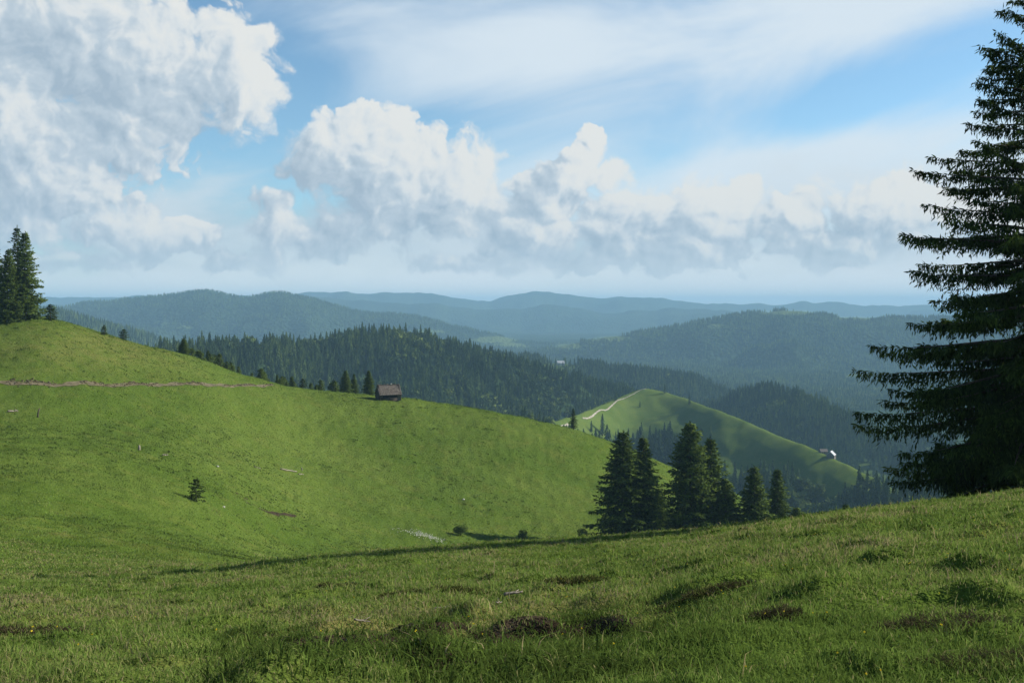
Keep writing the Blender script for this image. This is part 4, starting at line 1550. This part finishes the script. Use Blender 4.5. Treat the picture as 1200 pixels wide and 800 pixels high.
fp = ground_at(974, 537, 600, 1300)
gable_house('barn', fp, math.radians(62), 8.5, 7.0, 2.6, 3.4, M_PLANK, M_TIN, 'small barn with a bright metal roof on the green hill', 'barn')
fp2 = ground_at(967, 533, 600, 1300) + np.array([0, 6, 0])
gable_house('shed', fp2, math.radians(10), 7.0, 5.0, 2.2, 2.2, M_PLANK, M_SHINGLE, 'low grey shed just left of the bright-roofed barn', 'shed')
fp3 = ground_at(994, 541, 600, 1300) + np.array([0, 4, 0])
gable_house('shed', fp3, math.radians(-20), 17.0, 6.0, 2.4, 2.2, M_PLANK, M_SHINGLE, 'long low grey shed right of the bright-roofed barn', 'shed', windows=5)
hp = ground_at(657, 428, 1700, 2600)
gable_house('house', hp, math.radians(12), 15, 9, 5.0, 4.5, M_WHITEWALL, M_TIN, 'white house in a clearing on the far wooded ridge', 'house')

# ------------------------------------------------------------------ small things on the left meadow


def log_piece(X0, r0, X1, r1, rad, label, mat=M_DEADWOOD, name='fallen_log'):
    a, b = ground_at(X0, r0, 60), ground_at(X1, r1, 60)
    b = at_depth(X1, a[1] + (b[1] - a[1]) * 0.6)
    m = (a + b) / 2
    g = Geo()
    up = np.array([0, 0, rad * 0.9])
    A, B = a - m + up, b - m + up
    s = np.linspace(0, 1, 7)
    pts = A + (B - A) * s[:, None] + rng.normal(0, rad * 0.35, (7, 3))
    g.tube(pts, np.linspace(rad, rad * 0.55, 7), 7)
    d = (B - A) / np.linalg.norm(B - A)
    for k in (0.3, 0.65):
        q = A + (B - A) * k
        g.tube([q, q + np.array([0.1, -0.2, 0.35]) + d * 0.25], [rad * .4, rad * .15], 5)
    return tag(link(name, g.mesh(name, mat, True), None, m), label, 'log')


log_piece(329, 553, 348, 550, 0.16, 'long bleached log lying on the left meadow')
log_piece(350, 556, 356, 555, 0.12, 'short grey branch just right of the long bleached log')
log_piece(9, 484, 21, 482, 0.18, 'pale log lying near the left edge of the meadow')
log_piece(190, 535, 197, 534.5, 0.12, 'thin pale branch on the meadow below the brown track')
log_piece(298, 551, 305, 551, 0.10, 'thin grey stick left of the long bleached log')


def stump(X, row, h, lean, label, mat=M_BARK, rad=0.14):
    p = ground_at(X, row, 60)
    g = Geo()
    g.tube([(0, 0, -0.3), (lean * 0.3, 0, h * 0.5), (lean, 0, h)], [rad * 1.3, rad, rad * 0.7], 8)
    g.tube([(lean * .5, 0, h * .6), (lean * .5 - .25, 0.05, h * .85)], [rad * .4, rad * .15], 5)
    o = link('tree_stump', g.mesh('tree_stump', mat, True), None, p)
    return tag(o, label, 'stump')


stump(44, 491, 1.6, 0.35, 'dark leaning snag on the left meadow near the pale log')
stump(163, 528, 0.8, 0.05, 'short weathered stump in the middle of the left meadow', M_DEADWOOD, 0.22)
stump(354, 577 - 24, 0.7, -0.1, 'short upright stub at the end of the bleached log', M_DEADWOOD, 0.1)


def rock(X, row, s, label, seed):
    r = np.random.default_rng(seed)
    p = ground_at(X, row, 4)
    import bmesh
    bm = bmesh.new()
    bmesh.ops.create_icosphere(bm, subdivisions=3, radius=1.0)
    for v in bm.verts:
        n = 1 + 0.28 * float(perlin(np.array([v.co.x * 1.3 + seed]), np.array([v.co.y * 1.3 + v.co.z]), seed)[0])
        v.co = Vector((v.co.x * n * 1.2, v.co.y * n, v.co.z * n * 0.7))
        v.co *= s
    me = bpy.data.meshes.new('rock')
    bm.to_mesh(me)
    bm.free()
    me.materials.append(M_STONE)
    o = link('rock', me, None, p + np.array([0, 0, s * 0.35]), r.uniform(0, 6))
    return tag(o, label, 'rock')


rock(255, 550, 0.22, 'pale rock above and right of the lone young spruce', 1)
rock(262, 592, 0.22, 'white rock just right of the lone young spruce', 2)
rock(543, 588, 0.28, 'pale rock high on the slope above the grey-green shrub', 3)

# white flowers in the hollow
n = 300
c0 = ground_at(497, 632, 60)
q = c0[:2] + rng.normal(0, 1, (n, 2)) * np.array([2.0, 1.1])
zz = height(q[:, 0], q[:, 1])
P = np.stack([q[:, 0], q[:, 1], zz + rng.uniform(0.3, 0.75, n)], 1)
d = rng.normal(0, 1, (n, 3)); d[:, 2] = np.abs(d[:, 2]); d /= np.linalg.norm(d, axis=1, keepdims=True)
tag(link('wildflowers', sprays_to_mesh('wildflowers', P, d, np.full(n, 0.22), np.full(n, 0.10), rng.random(n), M_PETAL)), 'patch of white flowers in the hollow behind the near slope', kind='stuff')

# ------------------------------------------------------------------ grass


def blades(name, x, y, h, w, tint, lean, label):
    n = len(x)
    z = height(x, y) - 0.01
    a = rng.uniform(0, 6.283, n)
    la = rng.uniform(0, 6.283, n)
    lx, ly = np.cos(la) * lean * h, np.sin(la) * lean * h
    sx, sy = np.cos(a) * w / 2, np.sin(a) * w / 2
    b = np.stack([x, y, z], 1)
    v = np.empty((n, 5, 3))
    v[:, 0] = b + np.stack([-sx, -sy, 0 * sx], 1)
    v[:, 1] = b + np.stack([sx, sy, 0 * sx], 1)
    m = b + np.stack([lx * 0.3, ly * 0.3, h * 0.58], 1)
    v[:, 2] = m + np.stack([sx, sy, 0 * sx], 1) * 0.75
    v[:, 3] = m - np.stack([sx, sy, 0 * sx], 1) * 0.75
    v[:, 4] = b + np.stack([lx, ly, h * (1 - 0.25 * lean)], 1)
    i = np.arange(n)[:, None] * 5
    q = i + np.array([[0, 1, 2, 3]])
    t = i + np.array([[3, 2, 4]])
    me = make_mesh(name, v.reshape(-1, 3), [q, t], M_GRASS, False, np.concatenate([tint, tint]))
    e = 0.012 * np.maximum(y, 6.0)
    gxn = (height(x + e, y) - height(x - e, y)) / (2 * e)
    gyn = (height(x, y + e) - height(x, y - e)) / (2 * e)
    nv = np.stack([-gxn, -gyn, np.ones(n)], 1)
    nv /= np.linalg.norm(nv, axis=1, keepdims=True)
    at = me.attributes.new('ground_normal', 'FLOAT_VECTOR', 'POINT')
    at.data.foreach_set('vector', np.repeat(nv, 5, 0).astype(np.float32).ravel())
    return tag(link(name, me), label, kind='stuff')


def grass_points(n, D0, D1, pw):
    """density falls with depth as D**-pw per square metre"""
    e = 2 - pw
    D = (rng.uniform(0, 1, n) * (D1 ** e - D0 ** e) + D0 ** e) ** (1 / e)
    X = rng.uniform(-60, 1260, n)
    return (X - 600) / F * D, D, X


x, y, X = grass_points(760000, 3.4, 62, 1.6)
at = near_attrs(x, y, height(x, y))
thick = fbm(x / 1.3, y / 1.3, 3, 21)
keep = (rng.random(len(x)) > at['soil'] * 0.72) & (rng.random(len(x)) < np.clip(0.78 + 0.5 * thick, 0.25, 1))
x, y, dry, thick = x[keep], y[keep], at['dry'][keep], thick[keep]
h = rng.gamma(4.0, 0.0080, len(x)) * np.where(rng.random(len(x)) < 0.05, 2.0, 1.0) * (1 + 0.5 * np.clip(thick, -0.6, 1)) * (np.maximum(y, 5) / 6) ** 0.35 + 0.016
w = 0.0060 * (np.maximum(y, 4.5) / 6) ** 0.85 * rng.uniform(0.6, 1.5, len(x))
tint = np.clip(0.56 + 0.22 * fbm(x / 3.5, y / 3.5, 3, 22) + rng.normal(0, 0.19, len(x)) + 0.28 * dry * (rng.random(len(x)) < 0.7) + 0.35 * (rng.random(len(x)) < 0.035), 0.02, 1)
rank = rough_shade(x, y)
thin = rng.random(len(x)) > 0.62 * rank
x, y, h, w, tint, rank = x[thin], y[thin], h[thin], w[thin], tint[thin], rank[thin]
tint = np.clip(tint - 0.42 * rank, 0.0, 1)  # bank shade painted into the grass as a darker tint
h = h * (1 + 0.35 * rank)
blades('grass', x, y, h, w, tint, rng.uniform(0.2, 1.15, len(x)), 'short meadow grass on the near slope')

x, y, X = grass_points(330000, 58, 330, 1.3)
z = height(x, y)
v_ = visible(x, y, z + 0.5, 0.99)
at = near_attrs(x, y, z)
tc = np.hypot(x[:, None] - TRACK[None, ::1, 0], y[:, None] - TRACK[None, ::1, 1]).min(1)
ty = np.interp(x, TRACK[:, 0], TRACK[:, 1])
on_track = (np.abs(y - ty) < 1.8) & (x > TRACK[0, 0]) & (x < TRACK[-1, 0])
keep = v_ & (rng.random(len(x)) > at['soil']) & (at['woodland'] < 0.5) & ~on_track
x, y = x[keep], y[keep]
h = rng.uniform(0.10, 0.30, len(x)) * (y / 120) ** 0.3
w = 0.05 * (y / 100) ** 0.8 * rng.uniform(0.6, 1.6, len(x))
tint = 0.33 + 0.30 * fbm(x / 18, y / 30, 4, 24) + 0.20 * fbm(x / 5, y / 9, 3, 29) + 0.10 * perlin(x / 1.8, y / 5, 25) - 0.28 * sstep(perlin(x / 1.6, y / 4.0, 26), 0.42, 0.62) - 0.3 * sstep(fbm(x / 6, y / 9, 2, 27), 0.45, 0.6)
tint = np.clip(tint + 0.30 * np.exp(-((x + 30) / 22) ** 2 - ((y - 125) / 14) ** 2) + rng.normal(0, 0.10, len(x)), 0.0, 0.95)
blades('grass', x, y, h, w, tint, rng.uniform(0.3, 1.2, len(x)), 'meadow grass on the left hill and in the hollow')

# darker tufts: rank grass in clumps on the near slope and over the left hill


def tufts(n, D0, D1, pw, per, rad, hh, ww, label, seed):
    cx, cy, cX = grass_points(n, D0, D1, pw)
    cz = height(cx, cy)
    ok = visible(cx, cy, cz + 0.4, 0.99) & (fbm(cx / (0.12 * D1), cy / (0.2 * D1), 3, seed) > -0.1)
    at = near_attrs(cx, cy, cz)
    ok &= (at['woodland'] < 0.5) & (at['soil'] < 0.4)
    cx, cy = cx[ok], cy[ok]
    m = len(cx)
    sz = rng.gamma(3.0, 0.33, m)
    cx_, cy_, sz_ = np.repeat(cx, per), np.repeat(cy, per), np.repeat(sz, per)
    a, q = rng.uniform(0, 6.28, m * per), np.sqrt(rng.random(m * per))
    x = cx_ + np.cos(a) * q * rad * sz_ * 1.3
    y = cy_ + np.sin(a) * q * rad * sz_
    h = hh * (0.4 + 0.6 * (1 - q ** 2)) * np.minimum(sz_, 1.6) * rng.uniform(0.6, 1.2, m * per)
    tint = np.clip(np.repeat(rng.normal(0.12, 0.13, m), per) + rng.normal(0, 0.08, m * per), 0, 0.9)
    blades('grass', x, y, h, ww * (np.maximum(y, 5) / D0) ** 0.8 * rng.uniform(0.6, 1.4, m * per), tint, rng.uniform(0.2, 1.0, m * per), label)


tufts(900, 4.2, 55, 0.9, 80, 0.11, 0.065, 0.0045, 'darker rank tufts of grass on the near slope', 201)
tufts(5500, 60, 320, 0.9, 11, 0.40, 0.30, 0.06, 'darker tufts dotted over the left meadow', 202)

# rank herbs over the torn bank, its shade painted into their dark tint
x, y, X = grass_points(150000, 4.2, 11.0, 1.2)
keep = rng.random(len(x)) < rough_shade(x, y) ** 1.5
x, y = x[keep], y[keep]
n = len(x)
blades('grass', x, y, rng.gamma(4.0, 0.014, n) + 0.01, 0.0085 * rng.uniform(0.5, 1.6, n), np.clip(0.06 + rng.normal(0, 0.11, n) + 0.75 * (rng.random(n) < 0.05), 0, 1), rng.uniform(0.4, 1.3, n), 'rank herbs over the torn bank, their dark tint painting its shade')
print('bank herbs', n)

# yellow buttercups in the near grass
n = 130
x, y, X = grass_points(n, 4, 16, 1.0)
z = height(x, y)
P = np.stack([x, y, z + rng.uniform(0.10, 0.2, n)], 1)
P = np.repeat(P, 4, 0)
d = rng.normal(0, 1, (4 * n, 3)); d[:, 2] = np.abs(d[:, 2]) + 0.3; d /= np.linalg.norm(d, axis=1, keepdims=True)
tag(link('buttercups', sprays_to_mesh('buttercups', P, d, np.full(4 * n, 0.010), np.full(4 * n, 0.004), rng.random(4 * n), M_YELLOW)), 'small yellow buttercups dotted through the near grass', kind='stuff')


# dark tussocks of heath and dead stalks
def heath(X, row, rx, ry, h, n, label, seed, green=0.0):
    r = np.random.default_rng(seed)
    p = ground_at(X, row, 3)
    n = n * 3
    a = r.uniform(0, 6.28, n)
    q = np.sqrt(r.uniform(0, 1, n)) * (1 + 0.25 * np.sin(a * 3 + seed))
    x, y = p[0] + np.cos(a) * q * rx, p[1] + np.sin(a) * q * ry
    z = height(x, y)
    dome = h * 0.62 * np.clip(1 - q ** 2, 0, 1) * (0.75 + 0.5 * perlin(x / 0.13, y / 0.13, seed))
    P = np.stack([x, y, z - 0.01 + dome * r.uniform(0.2, 1.0, n)], 1) - p
    d = np.stack([np.cos(a) * q * 0.7, np.sin(a) * q * 0.7, np.full(n, 0.55)], 1) + r.normal(0, 0.55, (n, 3))
    d /= np.linalg.norm(d, axis=1, keepdims=True)
    L = 0.050 * r.uniform(0.4, 1.3, n) * (p[1] / 7) ** 0.5
    me = sprays_to_mesh('heath_tussock', P, d, L, np.full(n, 0.0026) * (p[1] / 6), np.clip(r.normal(0.48 + green, 0.25, n), 0, 1), M_HEATH, seed)
    return tag(link('heath_tussock', me, None, p), label, 'tussock')


heath(48, 745, 0.60, 0.35, 0.22, 1500, 'dark brown tussock at the lower left of the near grass', 1)
heath(1122, 735, 0.55, 0.30, 0.24, 1500, 'wide purplish-brown tussock at the lower right of the near grass', 2)
heath(668, 688, 0.6, 0.26, 0.14, 1000, 'dark tussock on the rise right of the bare soil', 3, 0.32)
heath(540, 697, 0.42, 0.24, 0.14, 900, 'dark green-brown tussock above the bare soil patch', 4, 0.35)
heath(910, 722, 0.20, 0.15, 0.17, 600, 'small purplish tussock midway along the near slope', 5)
heath(835, 695, 0.45, 0.2, 0.16, 700, 'low dark tussock right of the sticks', 6, 0.1)
heath(1170, 790, 0.4, 0.22, 0.14, 1200, 'dark tussock in the bottom right corner', 7, 0.1)
heath(470, 700, 0.35, 0.22, 0.13, 800, 'tussock left of the green-brown tussock above the bare soil', 8, 0.35)
heath(395, 690, 0.45, 0.25, 0.12, 800, 'low tussock at the left end of the near bank', 9, 0.3)
heath(300, 755, 0.35, 0.2, 0.11, 1000, 'dark green tussock left of the torn bank', 10, 0.25)


# clods of soil in the torn bank
def clod(X, row, s, label, seed):
    r = np.random.default_rng(seed)
    p = ground_at(X, row, 4)
    import bmesh
    bm = bmesh.new()
    bmesh.ops.create_icosphere(bm, subdivisions=4, radius=1.0)
    for v in bm.verts:
        a = np.array([v.co.x * 1.7 + seed]); b = np.array([v.co.y * 1.7 + v.co.z * 1.3])
        n_ = 1 + 0.45 * float(fbm(a, b, 4, seed, 0.6)[0])
        v.co = Vector((v.co.x * n_ * 1.6, v.co.y * n_, v.co.z * n_ * 0.55)) * s
    me = bpy.data.meshes.new('soil_clod')
    bm.to_mesh(me)
    bm.free()
    me.materials.append(M_SOIL)
    return tag(link('soil_clod', me, None, p + np.array([0, 0, -0.02])), label, 'clod')


clod(478, 736, 0.085, 'dark clod of bare soil in the middle of the torn bank', 41)
clod(500, 733, 0.065, 'smaller reddish clod right of the dark clod in the bank', 42)
clod(452, 740, 0.055, 'small clod left of the dark clod in the bank', 43)
clod(520, 744, 0.05, 'small clod at the lower right of the torn bank', 44)


def stick(X, row, length, ang, rad, label, seed):
    r = np.random.default_rng(seed)
    p = ground_at(X, row, 4)
    c, s_ = math.cos(ang), math.sin(ang)
    n = 7
    t = np.linspace(-0.5, 0.5, n)
    xx, yy = p[0] + c * t * length, p[1] + s_ * t * length
    zz = height(xx, yy)
    line = np.polyval(np.polyfit(t, zz, 1), t) + 0.045 + rad
    pts = np.stack([xx, yy, line], 1) - p + r.normal(0, rad * 0.5, (n, 3))
    g = Geo()
    g.tube(pts, np.linspace(rad, rad * 0.4, n), 6)
    q = pts[3]
    g.tube([q, q + np.array([c * .07 - s_ * .04, s_ * .07 + c * .04, 0.02])], [rad * .5, rad * .2], 5)
    return tag(link('stick', g.mesh('stick', M_DEADWOOD, True), None, p), label, 'stick')


stick(602, 706, 0.24, 0.25, 0.022, 'thick pale piece of wood lying on the torn bank', 1)
stick(523, 716, 0.34, 0.5, 0.008, 'thin dead stick slanting up behind the soil clods', 2)
stick(424, 732, 0.16, 0.3, 0.012, 'short pale twig at the left end of the torn bank', 3)
stick(585, 716, 0.22, 1.3, 0.008, 'thin grey twig below the thick pale wood', 4)
stick(628, 742, 0.20, 0.35, 0.005, 'thin pale twig in the green front of the bank', 5)
stick(655, 752, 0.22, 0.9, 0.004, 'dead stalk right of the thin twig in the bank front', 6)

# ------------------------------------------------------------------ haze
HB = 15200.0
zlo = min(float(np.min(TZ[:, :])), -940) - 1.0
bx = Geo()
ztop = float(TZ[:, DS > 2000].max()) + 14
bx.box((0, 0, (zlo + ztop) / 2), (7 * HB, 3 * HB, ztop - zlo))
m, t, out = material('haze')
vol = t.node('ShaderNodeVolumePrincipled')
vol.inputs['Color'].default_value = (0.42, 0.73, 1.0, 1)
vol.inputs['Density'].default_value = 1.1e-4
vol.inputs['Anisotropy'].default_value = 0.0
t.l.new(vol.outputs[0], out.inputs['Volume'])
tag(link('haze', bx.mesh('haze', m)), 'pale blue haze over the far hills', kind='stuff')
